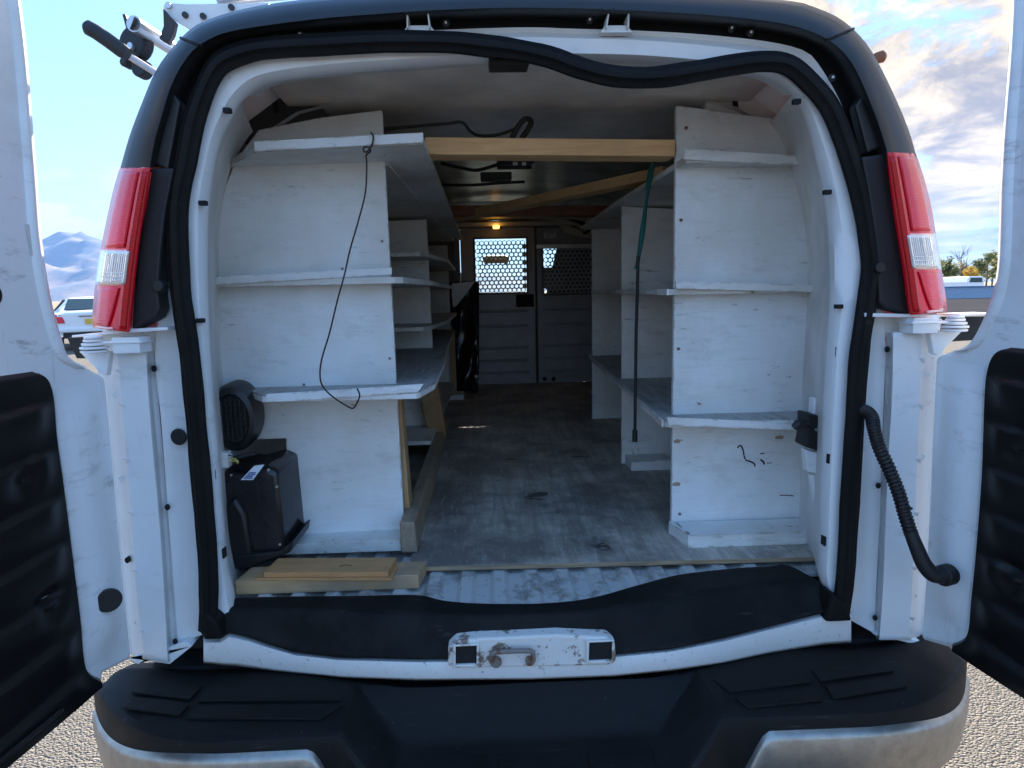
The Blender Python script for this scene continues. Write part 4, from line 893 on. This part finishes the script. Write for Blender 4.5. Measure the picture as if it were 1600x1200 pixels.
# splintered raw edge at the far left
for k in range(7):
    p = PY(330+random.uniform(0, 3), 362+k*11, YP-.001); w = random.uniform(.010, .024); obj('chip', MB().prism([(p.x, p.y, p.z), (p.x+w, p.y, p.z+.004), (p.x+w*.6, p.y, p.z+.010), (p.x, p.y, p.z+.008)], (0, .002, 0)), M['plyraw'], LU)
p = PY(334, 535, .39); obj('metal_bracket', MB().prism([PY(u, v, .385) for u, v in [(327, 524), (333, 522), (338, 541), (328, 543)]], (0, .01, 0)), M['zinc'], LU)

# ------------------------------------------------------------------ shelving on the right
RU = thing('shelving_unit', 'white painted plywood shelving along the right side of the van', 'shelving', (.7, .40, .727), 'plywood shelving units built into the van')
YR = .385
rp = [PY(1057, 165, YR), PY(1090, 169, YR), PY(1150, 178, YR), PY(1225, 187, YR), PY(1245, 240, YR), PY(1262, 295, YR), PY(1276, 345, YR), PY(1284, 400, YR), PY(1285, 460, YR), PY(1282, 560, YR), PY(1279, 640, YR), PY(1272, 830, YR), PY(1049, 828, YR)]
rp[-1].z = rp[-2].z = .745
obj('end_panel', MB().prism(rp, (0, .018, 0)), M['ply'], RU, bevel=.0015, label='tall white end panel with black scuffs near its foot')
obj('divider', MB().prism([V(.496, 1.2, .727), V(.493, 1.2, 1.82), V(.80, 1.2, 1.80), V(.88, 1.2, 1.5), V(.80, 1.2, .727)], (0, .016, 0)), M['ply2'], RU, bevel=.001)
obj('divider', MB().prism([V(.530, 2.2, .715), V(.532, 2.2, 1.85), V(.82, 2.2, 1.80), V(.90, 2.2, 1.5), V(.90, 2.2, .715)], (0, .016, 0)), M['ply2'], RU, bevel=.001)
zr1 = 1.838
def nose_strip(pts, y, th=.008): return MB().prism([PY(u, v, y) for u, v in pts], (0, th, 0))
obj('shelf', slab([(.482, .305), (.802, .30), (.80, .38), (.80, 2.2), (.47, 2.2), (.465, 1.2), (.475, .6)], zr1, .018), M['shelf'], RU, bevel=.001)
obj('shelf_edging', nose_strip([(1070, 232), (1253, 243), (1254, 256), (1225, 257), (1068, 249)], .295), M['ply2'], RU, bevel=.001)
obj('shelf', slab([(.450, .345), (.90, .335), (.905, 2.2), (.525, 2.2), (.49, 1.2), (.452, .6)], 1.478, .017), M['shelf'], RU, bevel=.001)
obj('shelf_edging', nose_strip([(1056, 439), (1294, 446), (1293, 457), (1056, 451)], .325), M['ply2'], RU, bevel=.001)
obj('shelf_edging', MB().beam((.448, .34, 1.470), (.488, 1.2, 1.470), .006, .018), M['ply2'], RU)
zr3 = 1.102
c4 = [(.443, .285), (.815, .278), (.88, .30), (.90, 2.25), (.522, 2.25), (.46, 1.1), (.428, .315)]
obj('shelf', slab(c4, zr3, .004), M['shelftop'], RU); obj('shelf_board', slab(c4, zr3-.0045, .014), M['ply2'], RU, bevel=.001)
obj('shelf_edging', MB().beam((.427, .30, zr3-.009), (.521, 2.25, zr3-.009), .006, .020), M['ply2'], RU)
obj('shelf_edging', nose_strip([(1042, 652), (1240, 661), (1243, 672), (1045, 665)], .272), M['ply2'], RU, bevel=.001)
obj('base_board', MB().prism([V(.497, .268, .727), V(.875, .262, .727), V(.875, .262, .766), V(.497, .268, .766)], (0, .11, 0)).prism([V(.472, .382, .727), V(.497, .268, .727), V(.497, .268, .766), V(.472, .382, .766)], (.01, 0.008, 0)), M['ply2'], RU, bevel=.0015)
obj('base_board', MB().prism([V(.512, 1.08, .727), V(.68, 1.08, .727), V(.68, 1.08, .768), V(.512, 1.08, .768)], (0, .12, 0)), M['ply2'], RU, bevel=.0015)
for u, v in ((1064, 344), (1072, 200), (1060, 545), (1062, 803), (1268, 376)):
    obj('screw', MB().disc(PY(u, v, YR-.001), (0, -1, 0), .005, .002, 12), M['rust'], RU)
for u, v, s_ in ((1058, 690, 1.), (1057, 757, 1.2), (1218, 684, 1.3), (1268, 377, 1.)):
    p = PY(u, v, YR-.001); obj('chip', MB().prism([(p.x-.010*s_, p.y, p.z-.004), (p.x+.008*s_, p.y, p.z-.005), (p.x+.011*s_, p.y, p.z+.004), (p.x+.002, p.y, p.z+.008), (p.x-.010*s_, p.y, p.z+.004)], (0, .002, 0)), M['plyraw'], RU)
# torn black paint marks on the right end panel
def mark(pts, w):
    P_ = catmull([PY(u, v, YR-.0012) for u, v in pts], 4); L_ = []; R_ = []
    for i, p in enumerate(P_):
        t_ = (P_[min(i+1, len(P_)-1)]-P_[max(0, i-1)]).normalized(); nrm = V(-t_.z, 0, t_.x); q = w*(.35+.65*abs(sin(i*1.7)))
        L_.append(p+nrm*q); R_.append(p-nrm*q)
    obj('paint_mark', MB().loft([L_, R_]), M['darkhole'], RU)
mark([(1152, 700), (1157, 696), (1161, 703), (1163, 714), (1165, 718)], .0028); mark([(1165, 719), (1172, 721), (1178, 724), (1180, 729)], .003); mark([(1188, 709), (1194, 708)], .0024); mark([(1188, 718), (1193, 722), (1194, 726)], .0035); mark([(1198, 724), (1206, 723)], .0015)
mark([(1218, 774), (1232, 774), (1240, 775)], .0018)

# ------------------------------------------------------------------ timber across the van
def wb(label, name='wooden_beam', loc=(0, 0, 0)): return thing(name, label, 'beam', loc, 'timber braces under the roof')
def beamobj(mb, mat, label, at_): return tag(obj('wooden_beam', mb, mat, None, bevel=.002, at=at_), label, 'beam', 'timber braces under the roof')
a, b, c, d = PY(664, 214, .375), PY(1055, 218, .375), PY(1055, 244, .375), PY(664, 241, .375)
beamobj(MB().prism([a, b, c, d], (0, .085, 0)), M['pine'], 'pale fresh pine brace nearest the rear doors, joining both shelving tops', (.12, .4, 1.85))
a = PY(1030, 262, 1.15); b = PY(690, 312, 2.1)
beamobj(MB().beam(V(.60, .86, 1.892), V(-.33, 2.30, 1.892), .085, .038), M['pine'], 'pine brace running diagonally behind the front cross brace', (.12, 1.7, 1.9))
a, b, c, d = PY(694, 321, 1.9), PY(962, 321, 1.9), PY(955, 336, 1.9), PY(694, 336, 1.9)
beamobj(MB().prism([a, b, c, d], (0, .08, 0)), M['brown'], 'dark red brown cross brace farthest inside, before the bulkhead', (.12, 1.9, 1.85))

# ------------------------------------------------------------------ loose things in the back
pl = [(368, 906), (662, 893), (664, 893), (664, 932), (370, 934)]
y0 = .105
x0_, x1_ = PY(369, 934, y0).x, PY(655, 932, y0).x
zb_, zt_ = .7095, .7095+.038
plank = MB().prism([V(x0_, y0+.0, zb_), V(x1_, y0, zb_), V(x1_, y0, zt_), V(x0_, y0, zt_)], (.012, .088, 0))
tag(obj('wooden_plank', plank, M['oldx'], None, bevel=.002, at=((x0_+x1_)/2, .15, zb_)), 'thick pine plank with a knot lying across the rear floor on the left', 'plank')
def slabp(pts, z, th, mat, label, grp=None):
    p = [PZ(u, v, z) for u, v in pts]; c_ = sum(p, V(0, 0, 0))/len(p)
    return tag(obj('plywood_offcut', MB().prism([V(q.x, q.y, z) for q in p], (0, 0, -th)), mat, None, bevel=.001, at=(c_.x, c_.y, z-th)), label, 'board', grp)
slabp([(397, 904), (612, 904), (622, 884), (420, 884)], zt_+.006, .0055, M['plyscrap'], 'lower thin plywood offcut of the pair, on the thick plank', 'plywood offcuts stacked on the plank')
up_ = slabp([(412, 895), (606, 894), (620, 871), (434, 872)], zt_+.019, .0125, M['plyscrap'], 'upper thicker plywood offcut with a dark curved stain', 'plywood offcuts stacked on the plank')
p = PZ(541, 884, zt_+.0194); obj('stain', MB().tube(catmull([p+V(-.017, -.004, 0), p+V(-.008, .003, 0), p+V(.004, .004, 0), p+V(.015, -.002, 0)], 4), .0012, 6, .3), M['darkhole'], up_)

# rubber mat draped from the cargo floor to the sill
mt = [(330, 948), (368, 938), (450, 936), (560, 935), (652, 934), (690, 942), (740, 947), (800, 948), (870, 945), (930, 937), (1000, 917), (1060, 902), (1130, 893), (1200, 889), (1236, 889), (1298, 955)]
rows = []
NM = 90
tl = catmull([PZ(u, v, .712) for u, v in mt], 6); bl = [sill_pt(*ip(top, k/NM*14), -.002)+V(0, 0, .004) for k in range(NM+1)]
def samp(P, t_): f_ = t_*(len(P)-1); i = min(int(f_), len(P)-2); return lerp(P[i], P[i+1], f_-i)
cum = [0]
for i in range(1, len(tl)): cum.append(cum[-1]+(tl[i]-tl[i-1]).length)
def byx(P, x):
    for i in range(1, len(P)):
        if P[i].x >= x: k = (x-P[i-1].x)/max(1e-6, P[i].x-P[i-1].x); return lerp(P[i-1], P[i], max(0, min(1, k)))
    return P[-1]
for j in range(15):
    t_ = j/14; r_ = []
    for k in range(NM+1):
        x = lerp(-.755, .79, k/NM); a = byx(tl[:-6], min(x, .745)); b = byx(bl, x); q = lerp(a, b, t_)
        z = lerp(.719, b.z, sm(.55, 1.0, t_)**1.2) + .003*noise.noise(V(x*5, t_*3, 1)); r_.append(V(lerp(min(x, .745), x, t_), q.y, z))
    rows.append(r_)
tag(obj('rubber_mat', MB().loft(rows), M['mat'], None, smooth=60, solid=.004, at=(0, .05, .70)), 'dusty black rubber mat draped over the rear edge of the cargo floor', 'mat')

# heater unit: round blower over a moulded case
HU = thing('heater_unit', 'black blower and moulded heater case in the left rear corner', 'heater', (-.76, .33, .727))
c_ = PY(366, 655, .27); 
ring = lambda cx_, cz_, rx, rz, y, n=32: [V(cx_+rx*cos(2*pi*k/n), y, cz_+rz*sin(2*pi*k/n)) for k in range(n)]
cx_, cz_ = c_.x-.005, c_.z
obj('blower_housing', MB().loft([ring(cx_-.012, cz_, .066, .098, .37), ring(cx_-.005, cz_, .066, .098, .30), ring(cx_, cz_, .060, .090, .27), ring(cx_+.002, cz_, .048, .072, .262), ring(cx_+.002, cz_, .044, .066, .272), ring(cx_+.002, cz_, .001, .001, .272)], True), M['trim'], HU, smooth=35)
gr_ = MB()
for k in range(-4, 5): gr_.beam((cx_-.04*math.sqrt(max(0, 1-(k/5)**2)), .268, cz_+k*.0135), (cx_+.045*math.sqrt(max(0, 1-(k/5)**2)), .268, cz_+k*.0135), .004, .004)
for k in range(-3, 4): gr_.beam((cx_+k*.0125, .266, cz_-.060*math.sqrt(max(0, 1-(k/4)**2))), (cx_+k*.0125, .266, cz_+.060*math.sqrt(max(0, 1-(k/4)**2))), .004, .004, (1, 0, 0))
obj('grille', gr_, M['trimdull'], HU)
def casebox(pts_f, yf, yb, shrink): 
    f_ = [PY(u, v, yf) for u, v in pts_f]; cc = sum(f_, V(0, 0, 0))/len(f_); bk_ = [V(cc.x+(p.x-cc.x)*shrink, yb, cc.z+(p.z-cc.z)*shrink) for p in f_]
    return MB().loft([[cc+(p-cc)*.93+V(0, -.012, 0) for p in f_], f_, bk_], True, True)
obj('heater_case', casebox([(350, 735), (385, 738), (420, 728), (436, 735), (448, 850), (440, 868), (372, 885), (352, 850)], .24, .42, 1.06), M['blacksheet'], HU, smooth=30, bevel=.008)
obj('case_flank', casebox([(350, 790), (368, 775), (385, 800), (398, 880), (372, 888), (356, 860)], .225, .30, 1.0), M['trim'], HU, smooth=30, bevel=.008)
for u, v in ((392, 742), (420, 734), (433, 760), (438, 850), (362, 742)): obj('case_screw', MB().disc(PY(u, v, .226), (0, -1, 0), .0035, .004, 10), M['zinc'], HU)
for k in range(3): obj('case_rib', MB().beam(PY(402+k*12, 752-k*3, .229), PY(408+k*12, 862-k*3, .232), .004, .006, (1, 0, 0)), M['trim'], HU, bevel=.001)
obj('case_foot', casebox([(352, 868), (440, 858), (458, 845), (455, 862), (385, 888), (354, 888)], .22, .40, 1.0), M['trim'], HU, bevel=.005)
lb = [PY(376, 750, .222), PY(395, 750, .222), PY(413, 726, .226), PY(397, 728, .226)]
lbo = obj('sticker', MB().prism(lb, (0, .003, 0)), M['label'], HU)
for k in range(4):
    q = [lerp(lb[i], lb[(i+3) % 4], 0) for i in range(4)]; t0 = .14+k*.12
    a_ = lerp(lb[0], lb[3], t0); b_ = lerp(lb[1], lb[2], t0); obj('printed_line', MB().beam(lerp(a_, b_, .12)+V(0, -.001, 0), lerp(a_, b_, .85-.1*(k % 2))+V(0, -.001, 0), .001, .0035), M['ink'], lbo)
p = PY(352, 718, .2); obj('wire_connector', MB().box(p.x-.02, p.x+.006, p.y, p.y+.03, p.z-.024, p.z+.018).box(p.x+.006, p.x+.014, p.y+.004, p.y+.02, p.z-.008, p.z+.012), M['whiteobj'], HU, bevel=.003)
for k in range(3): obj('lead', MB().tube(catmull([p+V(.008, .005, .01-k*.01), p+V(.022, 0, .008-k*.006), p+V(.032, .004, -.002-k*.004), p+V(.026, .01, -.014)], 5), .0018, 6), M['yellow'] if k else M['black'], HU, smooth=60)
obj('wiring_arm', MB().tube([p+V(.02, .01, .0), p+V(.075, .02, .01)], .006, 8), M['black'], HU, smooth=60)

# hanging wire on the left, strap and cord on the right
wp = [(579, 207), (583, 212), (582, 224), (575, 236), (569, 237), (568, 231), (575, 230), (579, 236), (572, 243), (573, 255), (571, 300), (560, 345), (547, 390), (538, 430), (527, 470), (515, 520), (503, 560), (500, 585), (504, 603), (520, 620), (545, 636), (553, 637), (559, 627), (562, 617), (558, 607)]
tag(obj('steel_wire', MB().tube(catmull([PY(u, v, .17 if v > 240 else .192) for u, v in wp], 5), .0022, 8), M['wire'], None, smooth=60, at=PY(579, 207, .19)), 'thin dark wire hooked on the upper left shelf and hanging in a loop', 'wire')
st = thing('bungee_strap', 'green webbing strap joined to a black cord with a metal hook, hanging at right', 'strap', PY(1020, 255, .62))
gp = catmull([PY(u, v, .62) for u, v in [(1020, 252), (1013, 290), (1008, 330), (1002, 375), (996, 412), (994, 420)]], 6); rows = []
for i, q in enumerate(gp): w = .0075+.0015*sin(i*.5); rows.append([q+V(-w, .004*sin(i*.4), 0), q+V(w*.2, -.002, 0), q+V(w, -.004*sin(i*.4), 0)])
obj('webbing', MB().loft(rows), M['green'], st, smooth=60, solid=.002)
obj('cord', MB().tube(catmull([PY(u, v, .62) for u, v in [(997, 400), (996, 450), (994, 520), (993, 600), (992, 680)]], 6), .0055, 10), M['black'], st, smooth=60)
obj('hook', MB().tube(catmull([PY(u, v, .62) for u, v in [(992, 676), (992, 692), (988, 700), (988, 706), (992, 710), (996, 707), (997, 700)]], 5), .0028, 8), M['zinc'], st, smooth=60)
obj('ferrule', MB().tube([PY(992, 672, .62), PY(992, 690, .62)], .009, 10), M['black'], st, smooth=40)

# tall dark crumpled cover at the end of the left shelving
cvx = thing('wrapped_panel', 'tall glossy black crumpled sheet standing beside the bulkhead door', 'panel', (-.28, 3.45, .727))
rows = []
for j in range(33):
    t_ = j/32; v = lerp(440, 612, t_); r_ = []
    for i in range(13):
        s_ = i/12; u = lerp(704, 749-2*t_, s_); y = 3.35+.05*s_+.03*noise.noise(V(s_*3, t_*5, 2))+.02*sin(s_*7+t_*4); r_.append(PY(u, v, y))
    rows.append(r_)
obj('sheet', MB().loft(rows), M['blacksheet'], cvx, smooth=60, solid=.012)
obj('torn_label', MB().loft([[PY(706, 443, 3.31), PY(742, 440, 3.33)], [PY(706, 462, 3.31), PY(726, 462, 3.33)], [PY(708, 481, 3.31), PY(713, 478, 3.33)]]), M['rack'], cvx)
p = PY(739, 607, 3.3); w_ = obj('caster', MB().loft([[V(p.x+.0, 3.27+.04*cos(2*pi*k/20), .727+.042+.04*sin(2*pi*k/20)) for k in range(20)], [V(p.x+.03, 3.27+.04*cos(2*pi*k/20), .727+.042+.04*sin(2*pi*k/20)) for k in range(20)]], True, True), M['tyre'], cvx, smooth=30)
obj('stud', MB().disc(PY(744, 588, 3.29), (0, -1, 0), .012, .01, 14), M['whiteobj'], cvx)

# door conduit, lock actuator and bracket on the right pillar
cp = catmull([PY(u, v, y) for u, v, y in [(1343, 644, .0), (1352, 642, -.03), (1362, 652, -.06), (1366, 672, -.08), (1374, 700, -.09), (1390, 735, -.10), (1404, 770, -.11), (1414, 805, -.12), (1424, 835, -.13)]], 24)
def rib_r(t_): return .0135+.0020*(1 if int(t_*96) % 2 else 0)
cd_ = obj('door_conduit', MB().tube(cp, rib_r, 14), M['trim'], van, smooth=25, label='black corrugated rubber conduit from pillar to right door')
ep = catmull([PY(u, v, y) for u, v, y in [(1422, 830, -.13), (1432, 855, -.14), (1444, 882, -.15), (1458, 897, -.155), (1474, 898, -.155)]], 6)
obj('conduit_elbow', MB().tube(ep, lambda t_: .014+.006*t_, 16), M['trimdull'], cd_, smooth=60)
p = PY(1472, 897, -.15); obj('conduit_boot', MB().disc(p+V(.02, 0, 0), (-1, -.35, 0), .024, .03, 24), M['trimdull'], cd_, bevel=.004)
obj('conduit_clip', MB().beam(PY(1410, 790, -.12), PY(1424, 794, -.12), .01, .005), M['trimdull'], cd_)
la = [(1262, 646), (1290, 652), (1290, 709), (1272, 703), (1257, 698), (1260, 685)]
lk = obj('lock_housing', MB().prism([PY(u, v, .16) for u, v in la], (0, .06, 0)), M['trimdull'], van, bevel=.004)
obj('lock_knob', MB().tube([PY(1266, 664, .15), PY(1254, 661, .15), PY(1246, 663, .14), (PY(1240, 668, .14))], lambda t_: [.007, .011, .012, .008][min(3, int(t_*3.99))], 12), M['trimdull'], lk, smooth=50)
obj('lock_bolt', MB().disc(PY(1275, 671, .158), (0, -1, 0), .004, .004, 12), M['zinc'], lk)
obj('pillar_bracket', MB().prism([PY(u, v, .19) for u, v in [(1272, 622), (1290, 622), (1290, 655), (1270, 652)]], (0, .03, 0)), M['paint'], van, bevel=.004)
obj('lower_bracket', MB().prism([PY(u, v, .17) for u, v in [(1258, 702), (1286, 710), (1284, 742), (1262, 738)]], (0, .03, 0)).prism([PY(u, v, .18) for u, v in [(1266, 742), (1282, 742), (1279, 785), (1274, 790)]], (0, .02, 0)), M['paint'], van, bevel=.004)

# ------------------------------------------------------------------ ladder rack on the roof edge (part of the van)
rk = obj('ladder_rack', MB().prism([PY(u, v, .35) for u, v in [(255, 8), (262, 4), (292, 6), (420, 4), (420, 60), (320, 40), (298, 47), (270, 30), (258, 25)]], (0, .015, 0)), M['rack'], van, bevel=.002, label='ladder rack with crank handle on the left roof edge')
for u, v in ((264, 9), (290, 24), (318, 26), (362, 12)): obj('rack_bolt', MB().disc(PY(u, v, .348), (0, -1, 0), .008, .006, 12), M['darkmetal'] if u > 280 else M['alu'], rk)
obj('rack_arm', MB().prism([PY(u, v, .33) for u, v in [(254, 12), (262, 22), (274, 34), (270, 52), (262, 68), (248, 60), (255, 40)]], (0, .02, 0)), M['darkmetal'], rk, bevel=.003)
obj('gear_disc', MB().disc(PY(222, 74, .37), (-.3, -1, .1), .043, .035, 28), M['trimdull'], rk, bevel=.006)
obj('gear_lobe', MB().disc(PY(206, 103, .37), (-.3, -1, .1), .012, .03, 20).disc(PY(230, 112, .36), (-.3, -1, .1), .024, .03, 20), M['trimdull'], rk, bevel=.004)
obj('gear_nut', MB().disc(PY(207, 74, .335), (-.3, -1, .1), .009, .01, 12), M['alu'], rk)
obj('roller_tube', MB().tube([PY(209, 37, .28), PY(285, 85, .50)], .020, 18), M['alu'], rk, smooth=40)
obj('tube_plug', MB().disc(PY(209, 37, .28), (-.7, -.5, .35), .0165, .004, 18), M['darkmetal'], rk)
obj('rack_fin', MB().prism([PY(u, v, .36) for u, v in [(191, 22), (196, 22), (207, 55), (200, 55)]], (0, .02, 0)), M['darkmetal'], rk)
obj('crank_rod', MB().tube([PY(196, 84, .22), PY(250, 118, .30)], .0085, 12), M['alu'], rk, smooth=60)
hg = [PY(u, v, .20) for u, v in [(132, 42), (137, 43), (150, 50), (170, 64), (190, 79), (199, 85)]]
obj('grip', MB().tube(hg, lambda t_: .010 if t_ < .05 else (.0175 if t_ < .95 else .015), 14), M['trimdull'], rk, smooth=60)
obj('rack_bar', MB().tube([PY(340, -4, .37), PY(560, -22, .37)], .02, 12), M['alu'], rk, smooth=60)
obj('far_grip', MB().tube([PY(1290, 128, .36), PY(1372, 90, .27), PY(1380, 88, .26), PY(1384, 87, .255)], lambda t_: .015 if t_ < .9 else .007, 12), M['brown'], rk, smooth=60)

# ------------------------------------------------------------------ things outside
def sedan():
    X0, Y0 = 0., 0.; r = thing('parked_sedan', 'white four-door sedan parked beyond the left side of the van', 'car', (X0, Y0+2.4, 0)); W_ = .95; r.scale = (1.09, 1.09, 1.09)
    def sec(y, zb, zbelt, ztop, wb, wt):
        pts = [(-wb*.92, zb), (-wb, zb+.15), (-wb, zbelt-.12), (-wb*.95, zbelt), (-wt, ztop-.04), (-wt*.8, ztop), (0, ztop+.02)]
        pts += [(-a, b) for a, b in reversed(pts[:-1])]; return [V(X0+a, Y0+y, z) for a, z in pts]
    obj('car_body', MB().loft([sec(.0, .42, .98, 1.0, W_*.86, .72), sec(.06, .30, 1.03, 1.05, W_*.93, .76), sec(.35, .28, 1.05, 1.07, W_*.98, .78), sec(.85, .28, 1.04, 1.08, W_, .78), sec(1.5, .25, 1.03, 1.42, W_, .62), sec(2.3, .25, 1.02, 1.47, W_, .62), sec(3.2, .25, 1.0, 1.40, W_, .62), sec(3.9, .25, .97, 1.02, W_, .75), sec(4.8, .3, .86, .90, W_*.95, .7), sec(4.95, .4, .7, .74, W_*.85, .6)], False), M['carpaint'], r, smooth=50)
    obj('car_tail', MB().add(sec(0, .42, .98, 1.0, W_*.86, .72), [tuple(range(13))]), M['carpaint'], r)
    obj('rear_window', MB().prism([V(X0-.66, Y0+.86, 1.10), V(X0+.66, Y0+.86, 1.10), V(X0+.56, Y0+1.42, 1.40), V(X0-.56, Y0+1.42, 1.40)], (0, -.03, .02)), M['carglass'], r, bevel=.01)
    for sx in (-1, 1):
        obj('side_window', MB().prism([V(X0+sx*.90, Y0+1.15, 1.08), V(X0+sx*.90, Y0+3.7, 1.06), V(X0+sx*.66, Y0+3.1, 1.38), V(X0+sx*.66, Y0+1.6, 1.40)], (sx*.025, 0, .01)), M['carglass'], r)
        obj('car_tail_lamp', MB().prism([V(X0+sx*.62, Y0-.03, .76), V(X0+sx*.79, Y0-.03, .76), V(X0+sx*.83, Y0+.01, .99), V(X0+sx*.68, Y0+.01, .99)], (0, .05, 0)), M['red'], r, bevel=.01)
        for yy in (1.0, 4.0):
            w = obj('wheel', MB().loft([[V(X0+sx*.93+q, Y0+yy+.33*cos(2*pi*k/24), .33+.33*sin(2*pi*k/24)) for k in range(24)] for q in (-.1, .04)], True, True), M['tyre'], r, smooth=30)
            obj('rim', MB().disc(V(X0+sx*.975, Y0+yy, .33), (sx, 0, 0), .22, .01, 20), M['alu'], w)
    obj('car_bumper_insert', MB().box(X0-.7, X0+.7, Y0-.03, Y0+.1, .34, .50), M['trimdull'], r, bevel=.03)
    obj('bumper_bar', MB().box(X0-.80, X0+.80, Y0-.06, Y0+.1, .50, .64), M['carpaint'], r, bevel=.04)
    obj('number_plate', MB().box(X0-.02-.15, X0+.15, Y0-.04, Y0, .72, .86), M['plate'], r, bevel=.005)
    obj('boot_trim', MB().box(X0-.3, X0+.3, Y0-.035, Y0, .93, .95), M['darkmetal'], r)
    h_ = radians(30); q = PY(144, 500, 18.4); r.location = (q.x-sin(h_)*2.6, q.y+cos(h_)*2.6, 0); r.rotation_euler = (0, 0, h_)
sedan()
wallp = PZ(1480, 478, .25)
wy = 74.
p0, p1 = 25., 95.
bw = thing('perimeter_wall', 'low pale blue wall with a blue top band behind the car park on the right', 'wall', (60, 57.2, 0))
obj('wall', MB().box(p0, p1, 57, 57.3, 0, 1.02), simple('pale blue grey wall', (.34, .41, .50), .6), bw); obj('coping', MB().box(p0, p1, 56.9, 57.4, 1.02, 1.12), simple('blue band', (.07, .20, .38), .4), bw)
vy = 66.
vx = PY(1524, 452, vy).x
vr = thing('parked_van', 'small white van roof showing above the low wall', 'van', (vx, vy+2.2, 0))
obj('van_body', MB().prism([(vx-.95, vy, .4), (vx+.95, vy, .4), (vx+.95, vy, 1.5), (vx+.75, vy, 2.1), (vx-.75, vy, 2.1), (vx-.95, vy, 1.5)], (0, 4.5, 0)), M['carpaint'], vr, bevel=.1)
obj('van_window', MB().prism([(vx-.72, vy-.02, 1.45), (vx+.72, vy-.02, 1.45), (vx+.62, vy-.02, 1.95), (vx-.62, vy-.02, 1.95)], (0, .05, 0)), M['carglass'], vr)
for sx in (-1, 1):
    for yy in (.8, 3.6): obj('wheel', MB().disc(V(vx+sx*.85, vy+yy, .35), (sx, 0, 0), .35, .12, 18), M['tyre'], vr)

def leafmat(name, a, b):
    t = NT(name); g_ = t.N.new('ShaderNodeNewGeometry'); c = t.mix(g_.outputs['Random Per Island'], a, b); t.set(Base_Color=c, Roughness=.7, Subsurface_Weight=0.)
    tr = t.N.new('ShaderNodeBsdfTranslucent'); t.L.new(c, tr.inputs[0]); mx = t.N.new('ShaderNodeMixShader'); mx.inputs[0].default_value = .35
    t.L.new(t.b.outputs[0], mx.inputs[1]); t.L.new(tr.outputs[0], mx.inputs[2]); t.L.new(mx.outputs[0], t.N['Material Output'].inputs[0]); return t.m
lm = {'green': leafmat('olive green leaves', (.07, .11, .03), (.20, .22, .06)), 'gold': leafmat('golden autumn leaves', (.50, .30, .02), (.75, .50, .06)), 'dark': leafmat('dark spruce needles', (.015, .03, .012), (.04, .06, .02)), 'mix': leafmat('turning leaves', (.17, .18, .04), (.50, .40, .08))}
M['bark'] = simple('grey brown bark', (.16, .13, .10), .9)
def tree(x, y, h, w, kind, label, group='trees beyond the low wall'):
    r = thing('autumn_tree', label, 'tree', (x, y, 0), group); rnd = random.Random(int(x*7+y))
    tk = MB().tube([V(x, y, 0), V(x+.1, y, h*.35), V(x-.05, y, h*.7), V(x, y, h*.95)], lambda t_: .16*(1-t_*.9), 7)
    tips = []
    for k in range(14):
        z = h*rnd.uniform(.25, .9); a = rnd.uniform(0, 2*pi); l_ = w*.5*rnd.uniform(.5, 1)*(1.1-z/h*.6); e = V(x+l_*cos(a), y+l_*sin(a), z+l_*.6); tk.tube([V(x, y, z), lerp(V(x, y, z), e, .5)+V(0, 0, .1), e], lambda t_: .05*(1-t_*.8), 5); tips.append(e)
        if kind == 'bare':
            for m_ in range(5): f_ = e+V(rnd.uniform(-1, 1), rnd.uniform(-1, 1), rnd.uniform(.2, 1.4)); tk.tube([lerp(V(x, y, z), e, rnd.uniform(.4, 1)), f_], .022, 4)
    obj('trunk', tk, M['bark'], r)
    if kind == 'bare': return
    mb = MB(); n = 1500
    cl = [(tips[i % len(tips)]+V(rnd.gauss(0, .3), rnd.gauss(0, .3), rnd.gauss(0, .3)), rnd.uniform(.5, 1.)*w*.22) for i in range(20)]+[(V(x, y, h*.93), w*.12)]
    for k in range(n):
        c, q = cl[rnd.randrange(len(cl))]; d = V(rnd.gauss(0, 1), rnd.gauss(0, 1), rnd.gauss(0, 1)).normalized()*q*rnd.random()**.4; p = c+V(d.x, d.y, d.z*1.1)
        if kind == 'dark': zz = rnd.uniform(.08, 1); a = rnd.uniform(0, 2*pi); rr = w*.5*(1-zz)*rnd.random()**.5; p = V(x+rr*cos(a), y+rr*sin(a), h*zz)
        a = V(rnd.gauss(0, 1), rnd.gauss(0, 1), rnd.gauss(0, 1)).normalized(); b = a.orthogonal().normalized(); s_ = rnd.uniform(.10, .24)
        mb.add([p-a*s_, p+b*s_*.6, p+a*s_, p-b*s_*.6], [(0, 1, 2, 3)])
    obj('crown', mb, lm[kind], r)
T = [(1478, 105, 5.2, 3.6, 'green', 'dark green tree nearest the tail lamp'), (1487, 112, 5.0, 4., 'mix', 'green and yellow tree second from the tail lamp'), (1499, 100, 6.6, 3.4, 'bare', 'tall bare-branched tree reaching above the others'), (1502, 108, 4.2, 4., 'mix', 'bushy turning tree under the bare one'),
     (1513, 98, 3.6, 3.4, 'gold', 'small golden tree right of the bare one'), (1519, 110, 3.9, 3.2, 'gold', 'bright golden tree in the middle of the row'), (1529, 104, 4.2, 3.4, 'mix', 'yellow green tree left of the tall green pair'), (1540, 100, 6.0, 4.0, 'green', 'tall round green tree near the open door'),
     (1549, 108, 5.6, 3.6, 'green', 'green tree right beside the open door edge'), (1560, 104, 6.0, 4.2, 'mix', 'turning tree mostly hidden by the open door'), (1469, 115, 5.6, 4, 'mix', 'turning tree mostly hidden behind the tail lamp')]
for u, y, h_, w_, k_, l_ in T: tree(PY(u, 450, y).x, y, h_, w_, k_, l_)
